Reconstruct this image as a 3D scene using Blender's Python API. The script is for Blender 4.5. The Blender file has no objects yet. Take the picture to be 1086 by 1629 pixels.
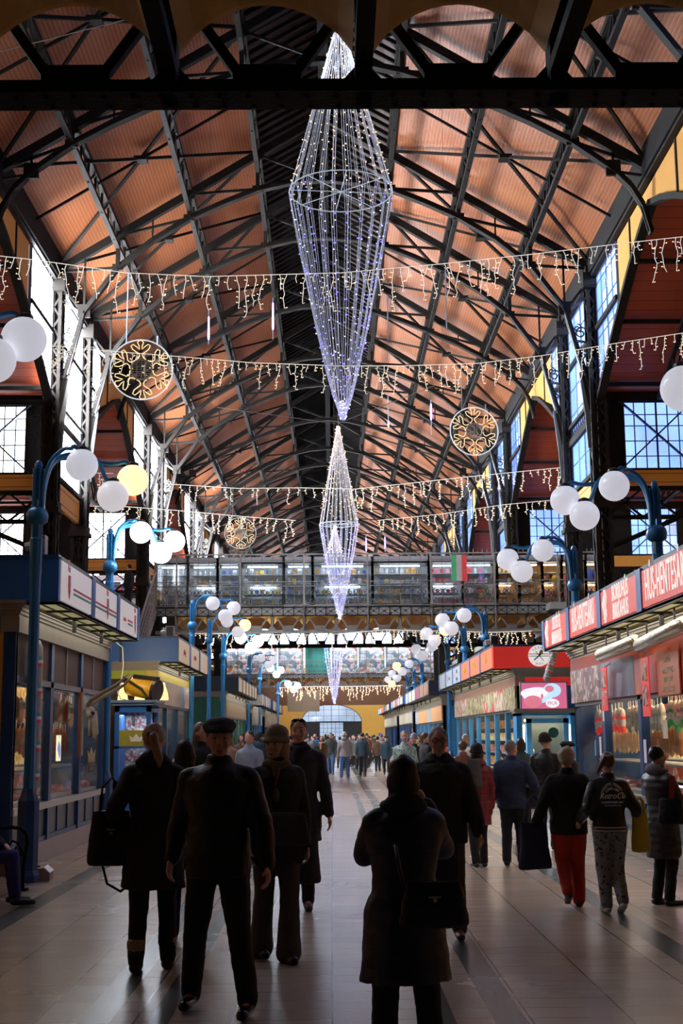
import bpy, bmesh, math, random
from mathutils import Vector, Matrix, noise
R = math.radians
PI = math.pi
rnd = random.Random(7)
sc = bpy.context.scene
COL = sc.collection
# ------------------------------------------------------------------ camera
F = 2100.0
ROLL = R(-0.5)
cam_d = bpy.data.cameras.new('camera')
cam_d.sensor_fit = 'VERTICAL'; cam_d.sensor_height = 36.0; cam_d.sensor_width = 24.0
cam_d.lens = F / 1629.0 * 36.0
cam_d.clip_start = 0.05; cam_d.clip_end = 600
cam = bpy.data.objects.new('camera', cam_d); COL.objects.link(cam)
CP = Vector((0, 0, 1.7))
CM = (Matrix.Rotation(R(-0.47), 3, 'Z') @ Matrix.Rotation(R(90 + 9.6), 3, 'X') @ Matrix.Rotation(ROLL, 3, 'Z'))
cam.matrix_world = Matrix.Translation(CP) @ CM.to_4x4()
sc.camera = cam
CMI = CM.transposed()
def ray(px, py): return CM @ Vector(((px - 543.0) / F, -(py - 814.5) / F, -1.0))
def PY(px, py, Y):
    d = ray(px, py); return CP + d * (Y / d.y)
def PX(px, py, X):
    d = ray(px, py); return CP + d * (X / d.x)
def PZ(px, py, Z):
    d = ray(px, py); return CP + d * ((Z - CP.z) / d.z)
# ------------------------------------------------------------------ materials
MATS = {}
def nt(name):
    m = bpy.data.materials.new(name); m.use_nodes = True
    t = m.node_tree; b = t.nodes['Principled BSDF']
    MATS[name] = m
    return m, t, b
def setv(b, **k):
    for a, v in k.items():
        a = {'base': 'Base Color', 'rough': 'Roughness', 'metal': 'Metallic', 'emis': 'Emission Color', 'es': 'Emission Strength', 'alpha': 'Alpha', 'trans': 'Transmission Weight', 'coat': 'Coat Weight', 'sheen': 'Sheen Weight', 'spec': 'Specular IOR Level', 'ior': 'IOR', 'sss': 'Subsurface Weight'}[a]
        if isinstance(v, (tuple, list)) and len(v) == 3: v = (*v, 1)
        b.inputs[a].default_value = v
def mat(name, base, rough=.6, metal=0., var=.15, scale=8., bump=0., bscale=40., **k):
    """plain paint / cloth with slight procedural colour variation and optional bump"""
    if name in MATS: return MATS[name]
    m, t, b = nt(name); setv(b, base=base, rough=rough, metal=metal, **k)
    tc = t.nodes.new('ShaderNodeTexCoord')
    if var:
        n = t.nodes.new('ShaderNodeTexNoise'); n.inputs['Scale'].default_value = scale; n.inputs['Detail'].default_value = 3
        t.links.new(tc.outputs['Object'], n.inputs['Vector'])
        r = t.nodes.new('ShaderNodeMix'); r.data_type = 'RGBA'
        r.inputs[6].default_value = tuple(c * (1 - var) for c in base) + (1,)
        r.inputs[7].default_value = tuple(min(1, c * (1 + var)) for c in base) + (1,)
        t.links.new(n.outputs['Fac'], r.inputs[0]); t.links.new(r.outputs[2], b.inputs['Base Color'])
    if bump:
        n2 = t.nodes.new('ShaderNodeTexNoise'); n2.inputs['Scale'].default_value = bscale
        t.links.new(tc.outputs['Object'], n2.inputs['Vector'])
        bp = t.nodes.new('ShaderNodeBump'); bp.inputs['Strength'].default_value = bump; bp.inputs['Distance'].default_value = .02
        t.links.new(n2.outputs['Fac'], bp.inputs['Height']); t.links.new(bp.outputs[0], b.inputs['Normal'])
    return m
def emit(name, col, s, cam_col=None):
    if name in MATS: return MATS[name]
    m, t, b = nt(name); setv(b, base=tuple(c * .8 for c in col), rough=.4, emis=col, es=s)
    return m
def stripes(name, base, dark, axis, period, frac, rough=.5, bump=.4, base2=None, dist=.02):
    m, t, b = nt(name); setv(b, base=base, rough=rough)
    N = t.nodes.new; L = t.links.new
    tc = N('ShaderNodeTexCoord'); sp = N('ShaderNodeSeparateXYZ'); L(tc.outputs['Object'], sp.inputs[0])
    d = N('ShaderNodeMath'); d.operation = 'DIVIDE'; d.inputs[1].default_value = period; L(sp.outputs[axis], d.inputs[0])
    f = N('ShaderNodeMath'); f.operation = 'FRACT'; L(d.outputs[0], f.inputs[0])
    g = N('ShaderNodeMath'); g.operation = 'LESS_THAN'; g.inputs[1].default_value = frac; L(f.outputs[0], g.inputs[0])
    n = N('ShaderNodeTexNoise'); n.inputs['Scale'].default_value = .7; n.inputs['Detail'].default_value = 4; L(tc.outputs['Object'], n.inputs['Vector'])
    mx = N('ShaderNodeMix'); mx.data_type = 'RGBA'; mx.inputs[6].default_value = (*base, 1); mx.inputs[7].default_value = (*(base2 or tuple(c * .75 for c in base)), 1)
    L(n.outputs['Fac'], mx.inputs[0])
    m2 = N('ShaderNodeMix'); m2.data_type = 'RGBA'; m2.inputs[7].default_value = (*dark, 1); L(mx.outputs[2], m2.inputs[6]); L(g.outputs[0], m2.inputs[0])
    L(m2.outputs[2], b.inputs['Base Color'])
    pp = N('ShaderNodeMath'); pp.operation = 'PINGPONG'; pp.inputs[1].default_value = .5; L(d.outputs[0], pp.inputs[0])
    bp = N('ShaderNodeBump'); bp.inputs['Strength'].default_value = bump; bp.inputs['Distance'].default_value = dist
    L(pp.outputs[0], bp.inputs['Height']); L(bp.outputs[0], b.inputs['Normal'])
    return m
def spots(name, cols, scale, rough=.5, es=0., kind='voronoi', bump=0.):
    """multicoloured cell pattern (food photographs, heaps, patterned cloth)"""
    if name in MATS: return MATS[name]
    m, t, b = nt(name); setv(b, rough=rough); N = t.nodes.new; L = t.links.new
    tc = N('ShaderNodeTexCoord')
    v = N('ShaderNodeTexVoronoi'); v.inputs['Scale'].default_value = scale; L(tc.outputs['Object'], v.inputs['Vector'])
    s = N('ShaderNodeSeparateXYZ'); L(v.outputs['Color'], s.inputs[0])
    r = N('ShaderNodeValToRGB'); r.color_ramp.interpolation = 'CONSTANT'
    el = r.color_ramp.elements
    while len(el) < len(cols): el.new(.5)
    for i, c in enumerate(cols): el[i].position = i / len(cols); el[i].color = (*c, 1)
    L(s.outputs[0], r.inputs[0]); L(r.outputs[0], b.inputs['Base Color'])
    if es: L(r.outputs[0], b.inputs['Emission Color']); b.inputs['Emission Strength'].default_value = es
    if bump:
        bp = N('ShaderNodeBump'); bp.inputs['Strength'].default_value = bump; bp.inputs['Distance'].default_value = .02
        L(v.outputs['Distance'], bp.inputs['Height']); L(bp.outputs[0], b.inputs['Normal'])
    return m
def glassy(name, tint=(1, 1, 1), ecol=None, es=0., op=.12, rough=.05):
    """thin pane: mostly see-through, part glossy, optionally glowing with the daylight behind it"""
    m = bpy.data.materials.new(name); m.use_nodes = True; MATS[name] = m
    t = m.node_tree; N = t.nodes.new; L = t.links.new; t.nodes.clear()
    o = N('ShaderNodeOutputMaterial'); tr = N('ShaderNodeBsdfTransparent'); tr.inputs[0].default_value = (*tint, 1)
    g = N('ShaderNodeBsdfGlossy'); g.inputs['Roughness'].default_value = rough; g.inputs[0].default_value = (.9, .95, 1, 1)
    mx = N('ShaderNodeMixShader'); mx.inputs[0].default_value = op; L(tr.outputs[0], mx.inputs[1]); L(g.outputs[0], mx.inputs[2])
    if ecol:
        e = N('ShaderNodeEmission'); e.inputs[0].default_value = (*ecol, 1); e.inputs[1].default_value = es
        tc = N('ShaderNodeTexCoord'); n = N('ShaderNodeTexNoise'); n.inputs['Scale'].default_value = .35; L(tc.outputs['Object'], n.inputs['Vector'])
        mr = N('ShaderNodeMapRange'); mr.inputs[1].default_value = .3; mr.inputs[2].default_value = .7; mr.inputs[3].default_value = es * .55; mr.inputs[4].default_value = es * 1.3
        L(n.outputs['Fac'], mr.inputs[0]); L(mr.outputs[0], e.inputs[1])
        a = N('ShaderNodeAddShader'); L(mx.outputs[0], a.inputs[0]); L(e.outputs[0], a.inputs[1]); L(a.outputs[0], o.inputs[0])
    else: L(mx.outputs[0], o.inputs[0])
    return m
IRON = mat('dark_iron', (.014, .011, .008), .75, 0, .25, 3, spec=.2)
IRONL = mat('grey_bridge_iron', (.17, .165, .15), .6, 0, .2, 4)
IRONB = mat('blackened_iron', (.009, .008, .007), .75, 0, .3, 6, bump=.3, bscale=30, spec=.15)
BLUE = mat('blue_paint', (.02, .13, .42), .4, 0, .12, 5)
BLUED = mat('dark_blue_paint', (.013, .055, .17), .35, 0, .2, 5)
LAMPB = mat('lamp_blue_paint', (.02, .17, .38), .35, .1, .15, 6)
GREEN = mat('green_paint', (.01, .13, .09), .45)
RED = mat('sign_red', (.80, .04, .03), .4, 0, .05, emis=(.8, .04, .03), es=.22)
REDO = mat('sign_vermilion', (.74, .07, .035), .42, 0, .06, emis=(.74, .07, .035), es=.30)
WHITE = mat('white_plastic', (.8, .8, .78), .3, 0, .04)
CREAM = mat('cream_panel', (.72, .66, .50), .5, 0, .06)
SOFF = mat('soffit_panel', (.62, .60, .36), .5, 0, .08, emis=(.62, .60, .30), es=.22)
STEEL = mat('brushed_steel', (.5, .5, .48), .3, .8, .15, 20)
CORN = mat('cornice_grey', (.27, .26, .22), .5, .2, .15, 5)
GOLD = mat('ochre_plaster', (.80, .45, .08), .7, 0, .10, 2)
GOLDD = mat('brown_ochre_soffit', (.60, .27, .05), .75, 0, .15, 2)
YEL = mat('yellow_ochre_panel', (.70, .34, .06), .6, 0, .06)
BLACK = mat('black_paint', (.01, .01, .01), .5, 0, 0)
WOOD = mat('pale_wood', (.5, .33, .18), .6)
# ------------------------------------------------------------------ mesh builder
class MB:
    def __init__(s): s.v = []; s.f = []; s.mi = []; s.cur = 0
    def add(s, vs, fs):
        o = len(s.v); s.v.extend([tuple(x) for x in vs]); s.f.extend([tuple(i + o for i in f) for f in fs]); s.mi.extend([s.cur] * len(fs)); return s
    def box(s, a, b):
        x0, y0, z0 = a; x1, y1, z1 = b
        return s.add([(x0, y0, z0), (x1, y0, z0), (x1, y1, z0), (x0, y1, z0), (x0, y0, z1), (x1, y0, z1), (x1, y1, z1), (x0, y1, z1)],
                     [(0, 3, 2, 1), (4, 5, 6, 7), (0, 1, 5, 4), (1, 2, 6, 5), (2, 3, 7, 6), (3, 0, 4, 7)])
    def beam(s, p0, p1, w, h, up=(0, 0, 1)):
        p0 = Vector(p0); p1 = Vector(p1); d = (p1 - p0)
        if d.length < 1e-6: return s
        d.normalize(); up = Vector(up)
        if abs(d.dot(up)) > .98: up = Vector((0, 1, 0)) if abs(d.y) < .9 else Vector((1, 0, 0))
        a = d.cross(up).normalized() * (w / 2); b = a.cross(d).normalized() * (h / 2)
        return s.add([p0 - a - b, p0 + a - b, p0 + a + b, p0 - a + b, p1 - a - b, p1 + a - b, p1 + a + b, p1 - a + b],
                     [(0, 1, 2, 3), (7, 6, 5, 4), (0, 4, 5, 1), (1, 5, 6, 2), (2, 6, 7, 3), (3, 7, 4, 0)])
    def tube(s, pts, r, n=6, closed=False, caps=True):
        pts = [Vector(p) for p in pts]; m = len(pts); rr = r if isinstance(r, (list, tuple)) else [r] * m
        up = Vector((0, 0, 1)); vs = []; prev = None
        for i, p in enumerate(pts):
            if closed: d = pts[(i + 1) % m] - pts[i - 1]
            else: d = pts[min(i + 1, m - 1)] - pts[max(i - 1, 0)]
            if d.length < 1e-9: d = Vector((0, 0, 1))
            d.normalize()
            if prev is None:
                u = up if abs(d.dot(up)) < .95 else Vector((1, 0, 0))
                a = d.cross(u).normalized()
            else:
                a = prev - d * prev.dot(d)
                a = a.normalized() if a.length > 1e-6 else d.orthogonal().normalized()
            prev = a; b = d.cross(a)
            for k in range(n):
                t = 2 * PI * k / n; vs.append(p + (a * math.cos(t) + b * math.sin(t)) * rr[i])
        fs = []
        for i in range(m if closed else m - 1):
            j = (i + 1) % m
            for k in range(n): fs.append((i * n + k, i * n + (k + 1) % n, j * n + (k + 1) % n, j * n + k))
        if caps and not closed: fs.append(tuple(range(n - 1, -1, -1))); fs.append(tuple((m - 1) * n + k for k in range(n)))
        return s.add(vs, fs)
    def sphere(s, c, r, n=12, m=8, sx=1, sy=1, sz=1):
        c = Vector(c); vs = [c + Vector((0, 0, -r * sz))]; fs = []
        for i in range(1, m):
            t = PI * i / m - PI / 2
            for k in range(n):
                a = 2 * PI * k / n; vs.append(c + Vector((r * sx * math.cos(t) * math.cos(a), r * sy * math.cos(t) * math.sin(a), r * sz * math.sin(t))))
        vs.append(c + Vector((0, 0, r * sz))); T = len(vs) - 1
        for k in range(n): fs.append((0, 1 + (k + 1) % n, 1 + k)); fs.append((T, 1 + (m - 2) * n + k, 1 + (m - 2) * n + (k + 1) % n))
        for i in range(m - 2):
            for k in range(n): a = 1 + i * n + k; b = 1 + i * n + (k + 1) % n; fs.append((a, b, b + n, a + n))
        return s.add(vs, fs)
    def lathe(s, prof, c=(0, 0, 0), n=14):
        c = Vector(c); vs = []; fs = []
        for r, z in prof:
            for k in range(n): a = 2 * PI * k / n; vs.append(c + Vector((r * math.cos(a), r * math.sin(a), z)))
        for i in range(len(prof) - 1):
            for k in range(n): fs.append((i * n + k, i * n + (k + 1) % n, (i + 1) * n + (k + 1) % n, (i + 1) * n + k))
        fs.append(tuple(range(n - 1, -1, -1))); fs.append(tuple((len(prof) - 1) * n + k for k in range(n)))
        return s.add(vs, fs)
    def loft(s, rings, n=18, axis=None):
        """rings: (center, rx, ry) horizontal ellipses"""
        vs = []; fs = []
        for c, rx, ry in rings:
            for k in range(n): a = 2 * PI * k / n; vs.append(Vector(c) + Vector((rx * math.cos(a), ry * math.sin(a), 0)))
        for i in range(len(rings) - 1):
            for k in range(n): fs.append((i * n + k, i * n + (k + 1) % n, (i + 1) * n + (k + 1) % n, (i + 1) * n + k))
        fs.append(tuple(range(n - 1, -1, -1))); fs.append(tuple((len(rings) - 1) * n + k for k in range(n)))
        return s.add(vs, fs)
    def prism(s, poly, off):
        """poly: 3-D points of a planar outline, extruded by off"""
        n = len(poly); off = Vector(off); vs = [Vector(p) for p in poly] + [Vector(p) + off for p in poly]
        fs = [tuple(range(n)), tuple(range(2 * n - 1, n - 1, -1))]
        for i in range(n): fs.append((i, i + n, (i + 1) % n + n, (i + 1) % n))
        return s.add(vs, fs)
    def obj(s, name, m=None, parent=None, smooth=False, loc=None, **tags):
        me = bpy.data.meshes.new(name); me.from_pydata(s.v, [], s.f)
        ms = m if isinstance(m, (list, tuple)) else [m]
        for x in ms:
            if x: me.materials.append(x)
        if len(ms) > 1: me.polygons.foreach_set('material_index', s.mi)
        bm = bmesh.new(); bm.from_mesh(me); bmesh.ops.recalc_face_normals(bm, faces=bm.faces); bm.to_mesh(me); bm.free()
        if smooth: me.polygons.foreach_set('use_smooth', [True] * len(me.polygons))
        o = bpy.data.objects.new(name, me); COL.objects.link(o)
        if parent: o.parent = parent
        if loc is not None: o.location = loc
        tag(o, **tags); return o
def tag(o, label=None, cat=None, group=None, kind=None):
    if label: o['label'] = label
    if cat: o['category'] = cat
    if group: o['group'] = group
    if kind: o['kind'] = kind
    return o
def thing(name, label, cat, loc=(0, 0, 0), rz=0, group=None):
    o = bpy.data.objects.new(name, None); COL.objects.link(o); o.empty_display_size = .2
    o.location = loc; o.rotation_euler = (0, 0, rz); return tag(o, label, cat, group)
def kids(o): return [x for x in COL.objects if x.parent == o]
def dup(root, loc=None, rz=None, label=None, group=None, scale=None):
    ch = {}
    def cp(o, par):
        c = o.copy(); COL.objects.link(c); c.parent = par
        for k in o.children: cp(k, c)
        return c
    r = cp(root, None)
    if loc is not None: r.location = loc
    if rz is not None: r.rotation_euler = (0, 0, rz)
    if scale: r.scale = (scale,) * 3 if not isinstance(scale, tuple) else scale
    if label: r['label'] = label
    if group: r['group'] = group
    return r
def text(body, size, m, name='lettering', parent=None, mw=None, ext=.004, shear=0, space=1, sx=1, spacing=None, off=0, curve=None):
    cu = bpy.data.curves.new(name, 'FONT'); cu.body = body; cu.size = size; cu.extrude = ext; cu.shear = shear
    cu.space_line = space; cu.align_x = 'CENTER'; cu.align_y = 'CENTER'; cu.offset = off; cu.resolution_u = 3
    if spacing: cu.space_character = spacing
    o = bpy.data.objects.new(name, cu); COL.objects.link(o)
    dg = bpy.context.evaluated_depsgraph_get(); me = bpy.data.meshes.new_from_object(o.evaluated_get(dg)); bpy.data.objects.remove(o)
    if curve:
        for v in me.vertices:
            a = v.co.x / curve; r = curve + v.co.y; v.co.x = math.sin(a) * r; v.co.y = math.cos(a) * r - curve
    me.transform(Matrix.Scale(sx, 4, (1, 0, 0)))
    me.materials.clear(); me.materials.append(m)
    o = bpy.data.objects.new(name, me); COL.objects.link(o)
    if mw is not None: o.matrix_local = mw
    if parent: o.parent = parent
    return o
def face_mat(loc, normal, up=(0, 0, 1)):
    """matrix whose local XY plane faces NORMAL with local Y up"""
    z = Vector(normal).normalized(); y = Vector(up); x = y.cross(z).normalized(); y = z.cross(x)
    m = Matrix((x, y, z)).transposed().to_4x4(); m.translation = Vector(loc); return m
ORD = ['first', 'second', 'third', 'fourth', 'fifth', 'sixth', 'seventh', 'eighth', 'ninth', 'tenth', 'eleventh', 'twelfth', 'thirteenth', 'fourteenth', 'fifteenth', 'sixteenth', 'seventeenth', 'eighteenth', 'nineteenth', 'twentieth', 'twenty-first', 'twenty-second', 'twenty-third', 'twenty-fourth']
SIDE = {-1: 'left', 1: 'right'}
# ================================================================== hall shell
XC = -0.12          # middle of the nave
W = 7.0; EZ = 14.0; RZ = 18.3; TAN = (RZ - EZ) / W
YA, YB = 0.0, 132.0
def rz_(x): return RZ - abs(x) * TAN     # roof height at distance x from the middle
# --- floor: tiles, dark bands
def floor_material():
    m, t, b = nt('tiled_floor'); N = t.nodes.new; L = t.links.new
    tc = N('ShaderNodeTexCoord'); sp = N('ShaderNodeSeparateXYZ'); L(tc.outputs['Object'], sp.inputs[0])
    def mth(op, a, v=None, c=None):
        n = N('ShaderNodeMath'); n.operation = op
        for i, q in enumerate((a, v, c)):
            if q is None: continue
            if isinstance(q, (int, float)): n.inputs[i].default_value = q
            else: L(q, n.inputs[i])
        return n.outputs[0]
    x = sp.outputs[0]; y = sp.outputs[1]
    def line(q, per, wd, off=0.):
        f = mth('FRACT', mth('DIVIDE', mth('ADD', q, off), per)); return mth('LESS_THAN', f, wd / per)
    gx = line(x, .60, .012, .02); gy = line(y, .30, .007)
    g = mth('MAXIMUM', gx, gy)
    n = N('ShaderNodeTexNoise'); n.inputs['Scale'].default_value = .6; n.inputs['Detail'].default_value = 5; L(tc.outputs['Object'], n.inputs['Vector'])
    # tile to tile tone
    cx = mth('FLOOR', mth('DIVIDE', mth('ADD', x, .02), .60)); cy = mth('FLOOR', mth('DIVIDE', y, .30))
    cmb = N('ShaderNodeCombineXYZ'); L(cx, cmb.inputs[0]); L(cy, cmb.inputs[1])
    wn = N('ShaderNodeTexWhiteNoise'); wn.noise_dimensions = '2D'; L(cmb.outputs[0], wn.inputs[0])
    tone = N('ShaderNodeMix'); tone.data_type = 'RGBA'; tone.inputs[6].default_value = (.40, .31, .23, 1); tone.inputs[7].default_value = (.52, .42, .33, 1)
    L(mth('ADD', mth('MULTIPLY', wn.outputs[0], .6), mth('MULTIPLY', n.outputs['Fac'], .4)), tone.inputs[0])
    # grey-green inlaid frames
    ax = mth('ABSOLUTE', mth('SUBTRACT', x, -.20))
    def between(q, a, c): return mth('MULTIPLY', mth('GREATER_THAN', q, a), mth('LESS_THAN', q, c))
    inner = mth('MULTIPLY', between(ax, 1.16, 1.36), mth('GREATER_THAN', y, 7.75))
    inner2 = mth('MULTIPLY', between(ax, .80, .93), mth('GREATER_THAN', y, 8.1))
    side = between(ax, 2.78, 3.02)
    c1 = mth('MULTIPLY', mth('LESS_THAN', ax, 1.36), mth('MAXIMUM', between(y, 7.72, 7.86), between(y, 8.1, 8.24)))
    bands = mth('MAXIMUM', mth('MAXIMUM', inner, side), mth('MAXIMUM', c1, inner2))
    c2 = between(y, 16.2, 16.35); c3 = between(y, 17.6, 17.72)
    m2 = N('ShaderNodeMix'); m2.data_type = 'RGBA'; m2.inputs[7].default_value = (.085, .095, .085, 1); L(tone.outputs[2], m2.inputs[6]); L(bands, m2.inputs[0])
    m3 = N('ShaderNodeMix'); m3.data_type = 'RGBA'; m3.inputs[7].default_value = (.30, .32, .34, 1); L(m2.outputs[2], m3.inputs[6]); L(mth('MULTIPLY', mth('MAXIMUM', c2, c3), .6), m3.inputs[0])
    m4 = N('ShaderNodeMix'); m4.data_type = 'RGBA'; m4.inputs[7].default_value = (.05, .04, .035, 1); L(m3.outputs[2], m4.inputs[6]); L(g, m4.inputs[0])
    L(m4.outputs[2], b.inputs['Base Color'])
    rr = N('ShaderNodeMapRange'); rr.inputs[3].default_value = .23; rr.inputs[4].default_value = .30; L(n.outputs['Fac'], rr.inputs[0]); L(rr.outputs[0], b.inputs['Roughness'])
    bp = N('ShaderNodeBump'); bp.inputs['Strength'].default_value = .35; bp.inputs['Distance'].default_value = .004; bp.invert = True
    L(g, bp.inputs['Height']); L(bp.outputs[0], b.inputs['Normal'])
    b.inputs['Specular IOR Level'].default_value = .6
    return m
MB().box((-16, -4, -.2), (16, YB + 2, 0)).obj('floor', floor_material(), kind='structure')
CEIL = stripes('painted_ceiling_boards', (.27, .070, .023), (.12, .032, .010), 0, .075, .18, .50, .3, base2=(.38, .145, .052))
CEILS = stripes('side_aisle_boards', (.42, .07, .02), (.2, .03, .01), 1, .3, .1, .5, .3)
SLAT = mat('ridge_louvre_wood', (.05, .02, .01), .6)
# main ceiling: two slopes, and a raised dark ridge lantern
for s in (-1, 1):
    x0, x1 = XC + s * 1.7, XC + s * (W + .35)
    m_ = MB().prism([(x0, -3, rz_(1.7)), (x1, -3, rz_(W + .35)), (x1, -3, rz_(W + .35) + .15), (x0, -3, rz_(1.7) + .15)], (0, YB + 6, 0))
    m_.obj('ceiling', CEIL, kind='structure')
CEIL.node_tree.nodes['Principled BSDF'].inputs['Specular IOR Level'].default_value = .35
m_ = MB()
m_.prism([(XC - 1.75, -3, rz_(1.7)), (XC, -3, RZ + .9), (XC + 1.75, -3, rz_(1.7)), (XC + 1.75, -3, rz_(1.7) + .3), (XC, -3, RZ + 1.2), (XC - 1.75, -3, rz_(1.7) + .3)], (0, YB + 6, 0))
m_.obj('ceiling', SLAT, kind='structure')
m_ = MB()
y = 14.0
while y < 120:
    m_.beam((XC - 1.7, y, rz_(1.7) - .03), (XC, y, RZ - .1), .05, .09); m_.beam((XC + 1.7, y, rz_(1.7) - .03), (XC, y, RZ - .1), .05, .09); y += .42
m_.obj('trim_1', IRONB, kind='structure')
m_ = MB()      # ridge beam
m_.box((XC - .12, -2, RZ - .55), (XC + .12, YB, RZ - .1)); m_.obj('trim_2', IRONB, kind='structure')
# purlins
PUR = [1.75, 3.55, 5.4]
def purlin(s, x, k, dep, nm):
    m_ = MB(); X = XC + s * x; z = rz_(x) - .08
    m_.box((X - .07, 0, z - .12), (X + .07, YB, z)); m_.box((X - .06, 0, z - dep), (X + .06, YB, z - dep + .1))
    y = 8.0; i = 0
    while y < 110:
        m_.beam((X, y, z - dep), (X, y, z), .05, .05); m_.beam((X, y, z - dep if i % 2 else z), (X, y + .9, z if i % 2 else z - dep), .035, .05); y += .9; i += 1
    m_.obj('roof_purlin', IRON, label=f'long riveted lattice purlin under the {SIDE[s]} roof slope, {nm}', cat='purlin')
for s in (-1, 1):
    for k, (x, dep, nm) in enumerate(zip(PUR, (.75, .7, .6), ('nearest the ridge', 'midway up the slope', 'nearest the eave'))): purlin(s, x, k, dep, nm)
# trusses
PAIRS = [(16.4, 20.5), (33.0, 37.1), (49.6, 53.7), (66.2, 70.3), (82.8, 86.9), (99.4, 103.5), (116., 120.)]
MIDS = [9.8, 26.75, 43.35, 59.95, 76.55, 93.15, 109.7]
CH = [(6.88, 9.9), (6.72, 10.8), (6.25, 12.55), (5.4, 13.75), (4.5, 14.5), (3.55, 15.1), (2.6, 15.55), (1.75, 15.9), (.9, 16.1), (0, 16.18)]
CHM = [(7.0, 12.2), (6.85, 12.8), (6.6, 13.25), (6.25, 13.62), (5.4, 14.25), (4.5, 14.75), (3.55, 15.2), (2.6, 15.6), (1.75, 15.9), (.9, 16.1), (0, 16.18)]
def chz(C, x):
    for (a, za), (b, zb) in zip(C, C[1:]):
        if b <= x <= a: return zb + (za - zb) * (x - b) / (a - b)
    return C[0][1]
TR = sorted([(y, 1) for p in PAIRS for y in p] + [(y, 0) for y in MIDS])
for i, (y, isp) in enumerate(TR):
    C = CH if isp else CHM
    t = thing('roof_truss', f'dark riveted iron arch truss spanning the nave, {ORD[i]} from the camera', 'truss', (XC, y, 0))
    top = MB(); bot = MB(); web = MB()
    for s in (-1, 1):
        top.beam((s * W, 0, rz_(W) - .3), (0, 0, RZ - .3), .16, .2)
        if isp: top.beam((s * W, 0, rz_(W) - .3), (s * W, 0, rz_(W) - .7), .4, .5)
        pts = [Vector((s * x, 0, z)) for x, z in C]
        for a, b in zip(pts, pts[1:]):
            bot.beam(a, b + (b - a) * .03, .2, .06); bot.beam(a + Vector((0, 0, .07)), b + Vector((0, 0, .07)), .03, .14)
        for x in PUR:
            zt, zb = rz_(x) - .3, chz(C, x); web.beam((s * x, 0, zt), (s * x, 0, zb), .10, .10)
            web.box((s * x - .14, -.03, zb - .02), (s * x + .14, .03, zb + .15))
            web.box((s * x - .15, -.03, zt - .12), (s * x + .15, .03, zt))
        xs = [W, 5.4, 3.55, 1.75, 0]
        for a, b in zip(xs, xs[1:]): web.beam((s * a, 0, rz_(a) - .3), (s * b, 0, chz(C, b) + .05), .05, .07)
        web.beam((s * 4.5, 0, rz_(4.5) - .3), (s * 4.5, 0, chz(C, 4.5)), .04, .04)
        web.beam((s * 6.25, 0, rz_(6.25) - .3), (s * 6.25, 0, chz(C, 6.25)), .05, .05)
        web.beam((s * 6.25, 0, chz(C, 6.25)), (s * W, 0, rz_(W) - .5), .05, .05)
        web.box((s * 6.25 - .16, -.04, chz(C, 6.25) - .1), (s * 6.25 + .16, .04, chz(C, 6.25) + .25))
    top.obj('top_chord', IRON, t); bot.obj('arched_bottom_chord', IRON, t); web.obj('web_bracing', IRON, t)
# wind bracing in the roof plane between trusses
for i, ((ya, pa), (yb, pb)) in enumerate(zip(TR, TR[1:])):
    if ya > 95: break
    for s in (-1, 1):
        m_ = MB()
        def rp(x, y): return (XC + s * x, y, rz_(x) - .22)
        m_.beam(rp(W, ya), rp(1.75, yb), .07, .07); m_.beam(rp(1.75, ya), rp(W, yb), .07, .07)
        xm = (W + 1.75) / 2; m_.box((XC + s * xm - .15, (ya + yb) / 2 - .15, rz_(xm) - .3), (XC + s * xm + .15, (ya + yb) / 2 + .15, rz_(xm) - .2))
        if not (pa and pb): m_.beam(rp(W, (ya + yb) / 2), rp(1.75, (ya + yb) / 2), .05, .06)
        m_.obj('roof_brace', IRON, label=f'crossed iron bracing rods under the {SIDE[s]} roof slope, {ORD[i]} bay from the camera', cat='brace')
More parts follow.
